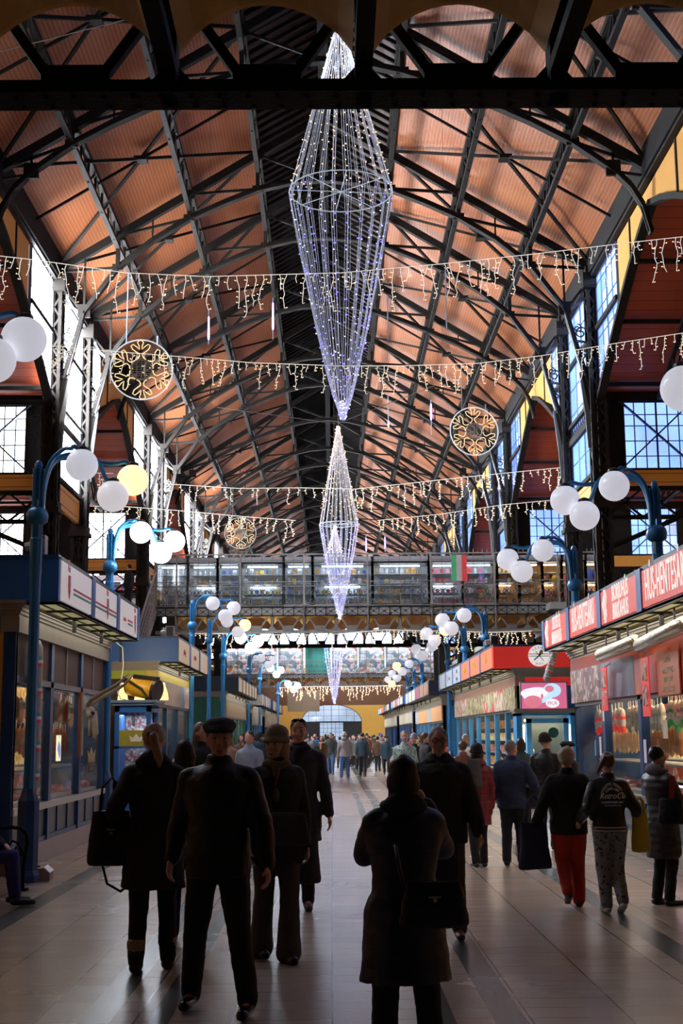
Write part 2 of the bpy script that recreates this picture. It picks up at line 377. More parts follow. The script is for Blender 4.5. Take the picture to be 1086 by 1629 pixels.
# --- nave side walls, clerestory
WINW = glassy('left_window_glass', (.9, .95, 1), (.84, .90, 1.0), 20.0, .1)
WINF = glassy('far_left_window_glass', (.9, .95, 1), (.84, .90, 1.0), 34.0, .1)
SCRW = glassy('screen_glass_white', (.9, .95, 1), (.86, .92, 1.0), 3.0, .1)
SCRB = glassy('screen_glass_blue', (.75, .85, 1), (.17, .30, .80), 1.2, .1)
WNEAR = glassy('dimmed_window_glass', (.5, .5, .55), (.8, .9, 1), 4.0, .1)  # nearest left windows, glow turned down to keep the near roof dark
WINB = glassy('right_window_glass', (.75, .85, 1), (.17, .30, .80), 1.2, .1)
FR = mat('window_bar', (.02, .02, .035), .5, 0, 0)
WN = [0]
def window(poly, cols, axis, off, gm, nx, zs, xbrace=False, depth=.06, fw=.07):
    """poly: outline as (u, z); u runs along Y (axis 1) or X (axis 0) at plane off"""
    WN[0] += 1
    def P(u, z, d=0): return (off + d, u, z) if axis == 1 else (u, off + d, z)
    e = (.02, 0, 0) if axis == 1 else (0, .02, 0)
    o = MB().prism([P(u, z) for u, z in poly], e).obj(f'window_{WN[0]}', gm, kind='structure')
    f = MB(); n = len(poly)
    for i in range(n):
        a, b = poly[i], poly[(i + 1) % n]; f.beam(P(*a, .01), P(*b, .01), fw, fw)
    us = [p[0] for p in poly]; u0, u1 = min(us), max(us)
    def zr(u):      # z range of outline at u
        z = []
        for i in range(n):
            a, b = poly[i], poly[(i + 1) % n]
            if abs(a[0] - b[0]) > 1e-6 and min(a[0], b[0]) - 1e-6 <= u <= max(a[0], b[0]) + 1e-6: z.append(a[1] + (b[1] - a[1]) * (u - a[0]) / (b[0] - a[0]))
        return (min(z), max(z)) if z else (0, 0)
    for i in range(1, nx):
        u = u0 + (u1 - u0) * i / nx; z0, z1 = zr(u); f.beam(P(u, z0, .01), P(u, z1, .01), .03 if i % max(1, nx // 2) else .05, .03)
    for z in zs:
        uu = []
        for i in range(n):
            a, b = poly[i], poly[(i + 1) % n]
            if abs(a[1] - b[1]) > 1e-6 and min(a[1], b[1]) <= z <= max(a[1], b[1]): uu.append(a[0] + (b[0] - a[0]) * (z - a[1]) / (b[1] - a[1]))
        if len(uu) > 1: f.beam(P(min(uu), z, .01), P(max(uu), z, .01), .025, .025)
    if xbrace:
        z0, z1 = min(p[1] for p in poly), max(p[1] for p in poly); dd = xbrace
        f.beam(P(u0 - .1, z0, dd), P(u1 + .1, z1, dd), .09, .04); f.beam(P(u0 - .1, z1, dd), P(u1 + .1, z0, dd), .09, .04)
    f.obj('window_frame', FR, o)
    return o
def frange(a, b, d):
    r = []
    while a < b: r.append(a); a += d
    return r
TN = [2]
def trimobj(mb, m):
    TN[0] += 1; return mb.obj(f'trim_{TN[0]}', m, kind='structure')
def clerestory(s):
    X = XC + s * (W + .05); gm = WINW if s < 0 else WINB
    wallm = MB()
    wallm.box((X - .06 if s < 0 else X - .2, 0, EZ - .55), (X + .2 if s < 0 else X + .06, YB, EZ + .3))       # eave girder
    trimobj(wallm, IRONB)
    # lattice under the eave girder
    lat = MB(); xi = X - s * .1
    lat.box((xi - .05, 0, EZ - .62), (xi + .05, YB, EZ - .52)); lat.box((xi - .05, 0, EZ - .1), (xi + .05, YB, EZ))
    for y in frange(10, 100, .45): lat.beam((xi, y, EZ - .55), (xi, y + .45, EZ - .1), .03, .04)
    trimobj(lat, IRON)
    ZT = EZ - .62
    for a, b in PAIRS:
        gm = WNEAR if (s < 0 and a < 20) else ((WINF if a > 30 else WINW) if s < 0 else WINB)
        window([(a + .2, 8.45), (b - .2, 8.45), (b - .2, ZT), (a + .2, ZT)], 4, 1, X, gm, 4, frange(9.2, ZT, .72))
        for (q0, q1) in ((a - .2, a - 2.7), (b + .2, b + 2.7)):
            window([(q0, 10.3), (q1, 11.75), (q1, ZT), (q0, ZT)], 4, 1, X, gm, 4, frange(11, ZT, .72))
        # wide transom bars
        tb = MB(); tb.box((X - .08, a - 2.7, 11.95), (X + .08, b + 2.7, 12.07)); tb.box((X - .1, a, 9.75), (X + .1, b, 9.95)); tb.box((X - .1, a, 10.25), (X + .1, b, 10.35)); tb.box((X - .1, a, 8.35), (X + .1, b, 8.45))
        for y in frange(a + .3, b - .2, .3): tb.beam((X, y, 9.95), (X, y + .15, 10.25), .03, .04); tb.beam((X, y + .3, 9.95), (X, y + .15, 10.25), .03, .04)
        trimobj(tb, IRON)
        # ochre spandrel
        sp = MB(); sp.box((X - .05, a + .15, 7.65), (X + .05, b - .15, 8.3)); trimobj(sp, YEL)
        ln = MB()
        for z0, z1 in ((7.78, 7.80), (8.16, 8.18)): ln.box((X - s * .052 - .01, a + .5, z0), (X - s * .052 + .01, b - .5, z1))
        trimobj(ln, mat('panel_line', (.30, .09, .02), .6))
    for k, ym in enumerate(MIDS):
        sp = MB(); sp.prism([(X, ym - 3.4, 11.8), (X, ym, 12.95), (X, ym + 3.4, 11.8), (X, ym + 3.4, ZT), (X, ym - 3.4, ZT)], (.06 * s, 0, 0)); trimobj(sp, YEL)
        ar = MB(); pts = []
        for i in range(13):
            u = -1 + 2 * i / 12; pts.append((X, ym + u * 6.2, 10.1 + 2.8 * (1 - abs(u) ** 1.25)))
        for p, q in zip(pts, pts[1:]): ar.beam(p, q, .2, .13)
        for i in (4, 8): ar.beam(pts[i], (pts[i][0], pts[i][1], ZT), .06, .08)
        ar.obj('arched_girder', IRON, label=f'curved iron girder along the {SIDE[s]} clerestory, {ORD[k]} span from the camera', cat='girder')
for s in (-1, 1): clerestory(s)
# columns with scrollwork brackets
def scroll(m_, c, r, X, turn=1, th=.018):
    pts = []
    for i in range(15):
        a = turn * i * .62; q = r * (1 - i / 17); pts.append((X, c[0] + q * math.cos(a), c[1] + q * math.sin(a)))
    m_.tube(pts, th, 4)
def scrollx(m_, c, r, Y, turn=1, th=.018, ph=0, n=15):
    pts = []
    for i in range(n):
        a = ph + turn * i * .62; q = r * (1 - i / (n + 2)); pts.append((c[0] + q * math.cos(a), Y, c[1] + q * math.sin(a)))
    m_.tube(pts, th, 4)
COLP = None
for k, y in enumerate([q for p in PAIRS for q in p]):
    for s in (-1, 1):
        lab = f'tall dark lattice iron column with scrollwork bracket, {ORD[k]} along the {SIDE[s]} side'
        if COLP and s in COLP:
            dup(COLP[s], (XC + s * W, y, 0), label=lab); continue
        t = thing('iron_column', lab, 'column', (XC + s * W, y, 0))
        sh = MB()
        for dx in (-.17, .17):
            for dy in (-.17, .17): sh.box((dx - .045, dy - .045, 0), (dx + .045, dy + .045, EZ - .3))
        sh.box((-.03, -.17, .0), (.03, .17, EZ - .3)); sh.box((-.17, -.02, 0), (.17, .02, EZ - .3))
        for z in frange(.3, EZ - .6, .55):
            sh.beam((-.17, -.2, z), (.17, -.2, z + .55), .05, .02, (0, 1, 0)); sh.beam((.17, -.2, z), (-.17, -.2, z + .55), .05, .02, (0, 1, 0))
            sh.beam((-s * .2, -.17, z), (-s * .2, .17, z + .55), .02, .05)
        for z in frange(.4, EZ - .6, .24): sh.sphere((-.2, -.215, z), .018, 5, 4); sh.sphere((.2, -.215, z), .018, 5, 4)
        sh.obj('shaft', IRON, t)
        MB().box((-.32, -.32, 0), (.32, .32, .35)).box((-.27, -.27, .35), (.27, .27, .5)).obj('plinth', IRON, t)
        MB().box((-.28, -.28, 7.3), (.28, .28, 7.42)).box((-.24, -.24, 7.42), (.24, .24, 7.6)).box((-.3, -.3, EZ - .9), (.3, .3, EZ - .5)).obj('capital', IRON, t)
        br = MB(); inner = [(-.20, 8.9), (-.24, 9.7), (-.36, 10.9), (-.75, 12.5)]
        for (a, za), (b, zb) in zip(inner, inner[1:]): br.beam((s * a, 0, za), (s * b, 0, zb), .16, .05)
        br.beam((s * -.75, 0, 12.5), (s * -.2, 0, 12.9), .05, .06); br.beam((s * -.2, 0, 11.7), (s * -.55, 0, 11.75), .04, .06)
        br.prism([(s * -.2, -.02, 8.6), (s * -.22, -.02, 8.9), (s * -.27, -.02, 9.9), (s * -.2, -.02, 9.9)], (0, .04, 0))
        for cz, r in ((10.1, .09), (10.35, .11), (10.62, .13), (10.95, .16), (11.35, .19), (11.95, .24)): scrollx(br, (s * (-.22 - r * .55), cz), r * .75, 0, s, .022); scrollx(br, (s * (-.22 - r * .9), cz + .13), r * .5, 0, -s, .02, PI / 2)
        br.obj('scroll_bracket', mat('bracket_iron_in_sun', (.13, .13, .12), .5, 0, .2, 4), t)  # column paint made paler to stand for sun on the brackets
        if COLP is None: COLP = {}
        COLP[s] = t
# --- side aisles
for s in (-1, 1):
    X0, X1 = XC + s * (W + .1), XC + s * 15.5
    gm = SCRW if s < 0 else SCRB
    wl = MB(); wl.box((min(X1, X1 + s * .3), -3, 0), (max(X1, X1 + s * .3), YB, 10.5)); wl.obj(f'wall_{SIDE[s]}', YEL, kind='structure')
    for k, (a, b) in enumerate(PAIRS):
        ce = MB(); a0 = PAIRS[k - 1][1] if k else -3.0
        ym = (a0 + a) / 2
        ce.prism([(X0, a0, 10.45), (X0, ym, 13.3), (X0, a, 10.45), (X0, a, 10.6), (X0, ym, 13.5), (X0, a0, 10.6)], (X1 - X0, 0, 0))
        ce.prism([(X0, a, 10.45), (X0, b, 10.45), (X0, b, 10.6), (X0, a, 10.6)], (X1 - X0, 0, 0))
        ce.prism([(X1, a0, 10.45), (X1, ym, 13.3), (X1, a, 10.45)], (s * .1, 0, 0))
        ce.obj('ceiling', CEILS, kind='structure')
        if k == 0: continue
        # transverse glazed screen hanging between nave column and outer wall
        Y = a + .35; bm_ = MB()
        bm_.box((min(X0, X1), Y - .08, 10.2), (max(X0, X1), Y + .08, 10.5)); bm_.box((min(X0, X1), Y - .06, 8.3), (max(X0, X1), Y + .06, 8.4))
        for xa, xb in ((7.1, 7.72), (9.45, 10.25), (10.8, 11.6), (13.4, 15.5)):
            bm_.box((min(XC + s * xa, XC + s * xb), Y - .05, 8.35), (max(XC + s * xa, XC + s * xb), Y + .05, 10.3))
        # lattice below
        bm_.box((min(X0, X1), Y - .08, 7.84), (max(X0, X1), Y + .08, 7.95)); bm_.box((min(X0, X1), Y - .08, 7.1), (max(X0, X1), Y + .08, 7.2))
        for j in range(9):
            u = XC + s * (7.2 + j * .93); bm_.beam((u, Y, 7.15), (u + s * .93, Y, 7.9), .07, .05); bm_.beam((u + s * .93, Y, 7.15), (u, Y, 7.9), .07, .05)
        # raking struts down to the column
        bm_.beam((X0, Y, 6.3), (XC + s * 9.2, Y, 7.2), .12, .12); bm_.beam((XC + s * 9.4, Y, 0), (XC + s * 9.4, Y, 8), .3, .3)
        trimobj(bm_, IRONB)
        yb_ = MB(); yb_.box((min(X0, X1), Y - .1, 7.95), (max(X0, X1), Y + .02, 8.36)); trimobj(yb_, YEL)
        yl = MB()
        for z0 in (8.03, 8.26): yl.box((min(XC + s * 7.3, XC + s * 9.2), Y - .115, z0), (max(XC + s * 7.3, XC + s * 9.2), Y - .1, z0 + .018))
        trimobj(yl, MATS['panel_line'])
        for xa, xb in ((7.72, 9.45), (10.25, 10.8), (11.6, 13.4)):
            u0, u1 = sorted((XC + s * xa, XC + s * xb))
            window([(u0, 8.4), (u1, 8.4), (u1, 10.2), (u0, 10.2)], 4, 0, Y, gm, 6 if xb - xa > 1 else 2, (8.75, 9.15, 9.55, 9.85), xbrace=-.1)
        # rafters below the aisle ceiling
        rf = MB()
        for xx in (8.6, 10.6, 12.6):
            x_ = XC + s * xx
            rf.beam((x_, a0, 10.2), (x_, ym, 13.0), .12, .12); rf.beam((x_, ym, 13.0), (x_, a, 10.2), .12, .12); rf.beam((x_, a0 + 2, 10.2), (x_, a, 10.2), .1, .1)
            for q in (.25, .5, .75): rf.beam((x_, ym + (a - ym) * q, 13 - 2.8 * q), (x_, ym + (a - ym) * q, 10.2), .05, .05); rf.beam((x_, ym + (a - ym) * q, 13 - 2.8 * q), (x_, ym + (a - ym) * min(1, q + .25), 10.2), .05, .05)
        for q in (.3, .6, .95): rf.beam((X0, ym + (a - ym) * q, 13.1 - 2.75 * q), (X1, ym + (a - ym) * q, 13.1 - 2.75 * q), .08, .1)
        rf.obj('aisle_roof_frame', IRON, label=f'black iron rafters below the red boards of the {SIDE[s]} aisle, {ORD[k]} bay from the camera', cat='roof frame')
# --- end walls
ew = MB(); Ye = YB
WINE = glassy('end_window_glass', (.8, .9, 1), (.75, .85, 1), 2.2, .1)
gcx = PY(527, 1150, Ye).x
AR, AH = 3.0, 1.35
def arch_wall(m_, Y, x0, x1, ztop, cx, hw, zs, rise, th):
    m_.box((x0, Y, 0), (cx - hw, Y + th, ztop)); m_.box((cx + hw, Y, 0), (x1, Y + th, ztop))
    N_ = 16; pts = [(cx + hw * math.cos(PI - PI * i / N_), zs + rise * math.sin(PI * i / N_)) for i in range(N_ + 1)]
    for (a, za), (b, zb) in zip(pts, pts[1:]): m_.prism([(a, Y, za), (b, Y, zb), (b, Y, ztop), (a, Y, ztop)], (0, th, 0))
    return pts
pa = arch_wall(ew, Ye, -16, 16, 8.3, gcx, AR, 3.0, 1.75, .4)
ew.obj('wall_far', GOLD, kind='structure')
eu = MB(); eu.box((-16, Ye, 14.2), (16, Ye + .4, 21)); eu.obj('wall_far', CEILS, kind='structure')
for i in range(5):
    u0 = XC - 6.8 + i * 2.75; window([(u0, 8.3), (u0 + 2.6, 8.3), (u0 + 2.6, 14.2), (u0, 14.2)], 4, 0, Ye, WINE, 4, frange(9, 14.2, .8))
for u0, u1 in ((-16, -7.1), (7.1, 16)): MB().box((u0, Ye, 8.3), (u1, Ye + .3, 14.2)).obj('wall_far', YEL, kind='structure')
poly = [(gcx - AR, 0)] + [(a, z) for a, z in pa] + [(gcx + AR, 0)]
DG = glassy('door_glass', (.22, .25, .3), (.62, .72, .85), .45, .1)
dw = window([(gcx - 1.2, 0.1), (gcx + 1.2, .1), (gcx + 1.2, 3.0), (gcx - 1.2, 3.0)], 4, 0, Ye + .1, DG, 6, frange(.4, 3, .4), fw=.12)
dw.name = 'door_1'
window(pa, 4, 0, Ye + .1, DG, 8, (3.6, 4.2), fw=.12)
for u0, u1 in ((gcx - AR, gcx - 1.2), (gcx + 1.2, gcx + AR)): MB().box((u0, Ye + .1, 0), (u1, Ye + .2, 3.0)).obj('door_2', BLACK, kind='structure')
MB().box((-16, -4, 0), (16, -3.6, 20)).obj('wall_near', mat('dark_plaster', (.06, .05, .04), .8), kind='structure')
# brown lintel and hanging beige banner in front of the far wall
p0, p1 = PY(455, 1095, 118), PY(620, 1121, 118)
MB().box((p0.x - 8, 118, p1.z), (p1.x + 3, 118.4, p0.z + .6)).obj('trim_60', mat('brown_boarding', (.16, .07, .03), .7), kind='structure')
p0, p1 = PY(457, 1132, 116), PY(508, 1098, 116)
MB().box((p0.x, 116, p0.z), (p1.x, 116.06, p1.z)).obj('banner', mat('beige_cloth', (.52, .42, .28), .8), label='plain beige hanging banner beside the far arched doorway', cat='banner')
# ================================================================== footbridges
MOD = 1.114
WEBM = mat('bridge_web_iron', (.085, .082, .075), .6, 0, .2, 4)
RAILM = mat('railing_iron', (.07, .068, .062), .6, 0, .2, 5)
def bridge(label, Y, Yback, x0, x1, px0, iron, gold, goldd, zb=5.3, fascia=True, rivets=False, webm=None):
    """front truss at Y, vaulted deck running to Yback; posts at px0 + k*MOD"""
    t = thing('footbridge', label, 'bridge', (0, Y, 0)); sg = 1 if Yback > Y else -1
    D = abs(Yback - Y)
    xs = []; k = math.ceil((x0 - px0) / MOD)
    while px0 + k * MOD < x1: xs.append(px0 + k * MOD); k += 1
    fl = MB(); w_ = .23
    ya, yb = sorted((0, sg * w_))
    fl.box((x0, ya, zb), (x1, yb, zb + .06)); fl.box((x0, ya + .09, zb + .06), (x1, yb - .09, zb + .12)); fl.box((x0, ya, zb + .74), (x1, yb, zb + .84))
    if rivets:
        q = x0
        while q < x1: fl.sphere((q, ya + .06, zb - .002), .016, 6, 4); fl.sphere((q + .02, yb - .05, zb - .002), .016, 6, 4); q += .165
    fl.obj('bottom_flange', iron, t)
    def rep(o, xs_, base):
        for q in xs_[1:]: c = o.copy(); COL.objects.link(c); c.parent = t; c.location = (q - base, 0, 0)
    x = xs[0]; c = x + MOD / 2; st = MB()
    st.box((x - .045, min(.04 * sg, .2 * sg), zb), (x + .045, max(.04 * sg, .2 * sg), zb + .8))
    st.prism([(x - .2, 0, zb + .06), (x + .2, 0, zb + .06), (x + .045, 0, zb + .24), (x - .045, 0, zb + .24)], (0, .05 * sg, 0))
    st.prism([(x - .16, 0, zb + .75), (x + .16, 0, zb + .75), (x + .045, 0, zb + .58), (x - .045, 0, zb + .58)], (0, .05 * sg, 0))
    rep(st.obj('truss_post', webm or iron, t), xs, x)
    rep(MB().prism([(c - .19, 0, zb + .05), (c + .19, 0, zb + .05), (c + .2, 0, zb + .20), (c + .16, 0, zb + .26), (c - .16, 0, zb + .26), (c - .2, 0, zb + .20)], (0, .05 * sg, 0)).obj('gusset_plate', webm or iron, t), xs, x)
    for s in (-1, 1): rep(MB().beam((c + s * .17, .03 * sg, zb + .21), (c + s * .38, .03 * sg, zb + .52), .06, .06, (0, 1, 0)).obj('diagonal_strut', webm or iron, t), xs, x)
    a, b = sorted((.12 * sg, D * sg)); rep(MB().box((x - .05, a, zb + .12), (x + .05, b, zb + .2)).box((x - .012, a, zb + .2), (x + .012, b, zb + .8)).obj('cross_beam', iron, t), xs, x)
    va = MB(); sp = MB(); NN = 12
    pts = [(x + .06 + (MOD - .12) * i / NN, zb + .30 + .30 * math.sin(PI * i / NN) ** .7) for i in range(NN + 1)]
    for (a, za), (b, z2) in zip(pts, pts[1:]):
        va.prism([(a, .14 * sg, za), (b, .14 * sg, z2), (b, .14 * sg, z2 + .03), (a, .14 * sg, za + .03)], (0, (D - .2) * sg, 0))
        sp.prism([(a, .10 * sg, za), (b, .10 * sg, z2), (b, .10 * sg, zb + .76), (a, .10 * sg, zb + .76)], (0, .04 * sg, 0))
    rep(va.obj('vault_soffit', goldd, t), xs, x); rep(sp.obj('arch_spandrel', gold, t), xs, x)
    a, b = sorted((-.05 * sg, D * sg)); MB().box((x0, a, zb + .84), (x1, b, zb + .92)).obj('deck', iron, t)
    if fascia:
        fa = MB(); fa.box((x0, -.06, zb + .60), (x1, -.02, zb + .90)); fa.obj('deck_fascia', iron, t)
        fx = MB()
        for q in frange(x0, x1, MOD / 3):
            fx.box((q - .012, -.09, zb + .60), (q + .012, -.06, zb + .90)); fx.beam((q, -.075, zb + .62), (q + MOD / 3, -.075, zb + .88), .014, .014); fx.beam((q, -.075, zb + .88), (q + MOD / 3, -.075, zb + .62), .014, .014)
            fx.sphere((q + MOD / 6, -.08, zb + .75), .03, 6, 4)
        fx.box((x0, -.1, zb + .88), (x1, -.05, zb + .92)); fx.box((x0, -.1, zb + .58), (x1, -.05, zb + .62))
        fx.obj('fascia_crosses', IRONB, t)
        x = xs[0]; o = MB().tube([(x, -.08, zb + .1), (x, -.14, zb + .45), (x, -.20, zb + .62), (x, -.12, zb + .82), (x, -.2, zb + .95)], .03, 6).obj('post_bracket', webm or iron, t)
        for q in xs[2::2]: c = o.copy(); COL.objects.link(c); c.parent = t; c.location = (q - x, 0, 0)
    return t, xs
NXP = PY(267, 100, 7.0).x
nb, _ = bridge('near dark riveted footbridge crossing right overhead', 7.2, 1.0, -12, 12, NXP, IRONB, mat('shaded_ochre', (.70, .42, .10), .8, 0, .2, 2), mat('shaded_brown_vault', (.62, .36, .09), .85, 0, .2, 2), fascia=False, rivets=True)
# side galleries that the near bridge belongs to, and the wall behind the camera
MB().box((-16, -3.6, 6.22), (16, 1.0, 6.4)).obj('ceiling', BLACK, kind='structure')
YF = 46.0
FXP = PY(534.5, 1000, YF).x
XL, XR = PY(247, 960, YF).x, PY(972, 950, YF).x
fbr, fxs = bridge('grey scrollwork footbridge with ochre arches crossing the hall beyond the first stalls', YF, YF + 5.6, XL, 11.5, FXP, IRONL, GOLD, GOLDD, zb=5.22, webm=WEBM)
# railing: scroll panels, wire mesh, main posts
def railing(label, x0, x1, Y, z0, xs, iron, mesh_h=1.85, fine=True, parent_scale=1):
    t = thing('bridge_railing', label, 'railing', (0, Y, 0))
    for x in xs[::2]:
        if x0 - .01 <= x <= x1: MB().box((x - .03, -.05, z0), (x + .03, .01, z0 + mesh_h)).box((x - .05, -.07, z0), (x + .05, .03, z0 + .12)).obj('railing_post', iron, t)
    for x in (x0, x1): MB().box((x - .06, -.06, z0 - .3), (x + .06, .06, z0 + mesh_h)).obj('end_post', iron, t)
    r = MB()
    for z in (z0 + .04, z0 + .14 * 0 + .88, z0 + .72): r.box((x0, -.03, z - .014), (x1, 0, z + .014))
    r.box((x0, -.04, z0 + mesh_h - .03), (x1, .02, z0 + mesh_h + .02))
    r.obj('rails', iron, t)
    m_ = MB()
    for z in frange(z0 + 1.1, z0 + mesh_h - .1, .26): m_.box((x0, -.012, z), (x1, -.004, z + .012))
    for x in frange(x0, x1, MOD / 3): m_.box((x - .006, -.012, z0 + .9), (x + .006, 0, z0 + mesh_h))
    m_.obj('wire_mesh', RAILM, t)
    s_ = MB(); n = 0
    for x in frange(x0 + .02, x1 - .3, MOD / 3):
        s_.box((x - .01, -.02, z0), (x + .01, 0, z0 + .88)); c = x + MOD / 6
        for cz, rr, tn in ((.17, .12, 1), (.17, .12, -1), (.50, .12, -1), (.50, .12, 1)):
            sx_ = .085 if (tn > 0) == (cz < .3) else -.085
            scrollx(s_, (c + sx_, z0 + cz), rr * .82, -.01, tn, .017, PI / 2, 12)
        s_.tube([(c - .16, -.01, z0 + .75), (c, -.01, z0 + .86), (c + .16, -.01, z0 + .75), (c, -.01, z0 + .72), (c - .16, -.01, z0 + .75)], .009, 4)
    s_.obj('scroll_panels', RAILM, t)
    return t
fr_ = railing('tall scrollwork railing with wire mesh along the grey footbridge', XL, XR, YF, 6.14, fxs, IRONL)
sk = MB()
for x in frange(PY(745, 870, YF).x, XR, .16): sk.box((x - .01, -.01, 7.98), (x + .01, .01, 8.12))
sk.obj('spikes', IRONL, fr_)
fr2 = railing('simple mesh railing on the far edge of the grey footbridge', XL, XR, YF + 5.5, 6.14, fxs, IRON)
for c in list(fr2.children):
    if c.name.startswith(('scroll', 'wire')): bpy.data.objects.remove(c)
# back truss of that bridge: open black lattice, backlit
bt = MB(); Yb = YF + 5.75
bt.box((XL - 1, Yb, 5.08), (11.5, Yb + .1, 5.22)); bt.box((XL - 1, Yb, 5.95), (11.5, Yb + .1, 6.1))
for x in fxs:
    bt.box((x - .05, Yb, 5.1), (x + .05, Yb + .08, 6)); c = x + MOD / 2; bt.box((c - .15, Yb, 5.2), (c + .15, Yb + .05, 5.36))
    for s in (-1, 1): bt.beam((c + s * .14, Yb + .03, 5.34), (c + s * .42, Yb + .03, 5.9), .05, .06, (0, 1, 0))
bt.obj('back_truss', IRONB, fbr, loc=(0, -YF, 0))
# second, farther bridge
f2, f2x = bridge('farther grey footbridge with ochre arches, seen under the first one', 92.0, 97.0, -9, 9, FXP, IRONL, GOLD, GOLDD, zb=5.0, webm=WEBM)
r2 = railing('mesh railing along the farther footbridge', -8.5, 8.5, 92.0, 5.92, f2x, IRONL)
# --- glazed stalls on the bridge
SHG = glassy('shop_glass', (.93, .97, 1), None, 0, .10)
TUBE = emit('white_tube', (.85, .92, 1), 14.0)
WTUBE = emit('warm_tube', (1, .82, .55), 12.0)
SHELF = mat('shop_shelf', (.6, .62, .62), .4)
SHB = mat('shop_back_white', (.65, .70, .74), .5)
cx_ = [247, 299, 346, 382, 451, 497, 592, 682, 735, 790, 825, 862, 893, 931, 968]
GC = [mat('red_wrapping', (.6, .03, .03)), mat('white_china', (.75, .75, .75), .25), mat('blue_packaging', (.05, .12, .45)), mat('green_bottle', (.03, .25, .08), .15), mat('amber_jar', (.55, .25, .04), .2), mat('brown_leather_goods', (.18, .07, .03)), mat('silver_tin', (.45, .45, .47), .3, .6), mat('yellow_packaging', (.75, .5, .05)), mat('pink_packaging', (.65, .2, .3))]
def good(kind, m):
    b = MB()
    if kind == 'bottle': b.lathe([(.001, 0), (.045, .0), (.045, .17), (.018, .23), (.016, .29), (.001, .29)], n=8)
    elif kind == 'jar': b.lathe([(.001, 0), (.06, 0), (.065, .03), (.065, .12), (.045, .15), (.05, .17), (.001, .17)], n=8)
    elif kind == 'box': b.box((-.07, -.05, 0), (.07, .05, .2)); b.box((-.072, -.052, .14), (.072, .052, .17))
    elif kind == 'plate': b.lathe([(.001, .0), (.05, .0), (.1, .02), (.1, .03), (.05, .012), (.001, .012)], n=12); b.v = [(x, -z, y + .1) for x, y, z in b.v]
    elif kind == 'bag': b.loft([((0, 0, 0), .13, .05), ((0, 0, .12), .14, .06), ((0, 0, .22), .10, .03)], 8); b.tube([(-.07, 0, .2), (-.06, 0, .3), (0, 0, .34), (.06, 0, .3), (.07, 0, .2)], .008, 4)
    elif kind == 'shirt': b.loft([((0, 0, 0), .17, .04), ((0, 0, .3), .16, .05), ((0, 0, .42), .17, .04), ((0, 0, .47), .06, .03)], 8); b.tube([(-.15, 0, .42), (-.24, 0, .22)], .05, 6); b.tube([(.15, 0, .42), (.24, 0, .22)], .05, 6)
    o = b.obj(kind, m, smooth=kind != 'box'); return o
GOODS = {}
def place_good(kind, mi, loc, label, group, rz=0, scale=1):
    key = (kind, mi)
    nm = {'bottle': 'bottle', 'jar': 'jar', 'box': 'gift_box', 'plate': 'plate', 'bag': 'handbag', 'shirt': 'hanging_shirt'}[kind]
    if key not in GOODS:
        o = good(kind, GC[mi]); o.name = nm; GOODS[key] = o
    else: o = GOODS[key].copy(); COL.objects.link(o)
    o.location = loc; o.rotation_euler = (0, 0, rz); o.scale = (scale,) * 3
    return tag(o, label, nm.replace('_', ' ').replace('hanging ', ''), group)
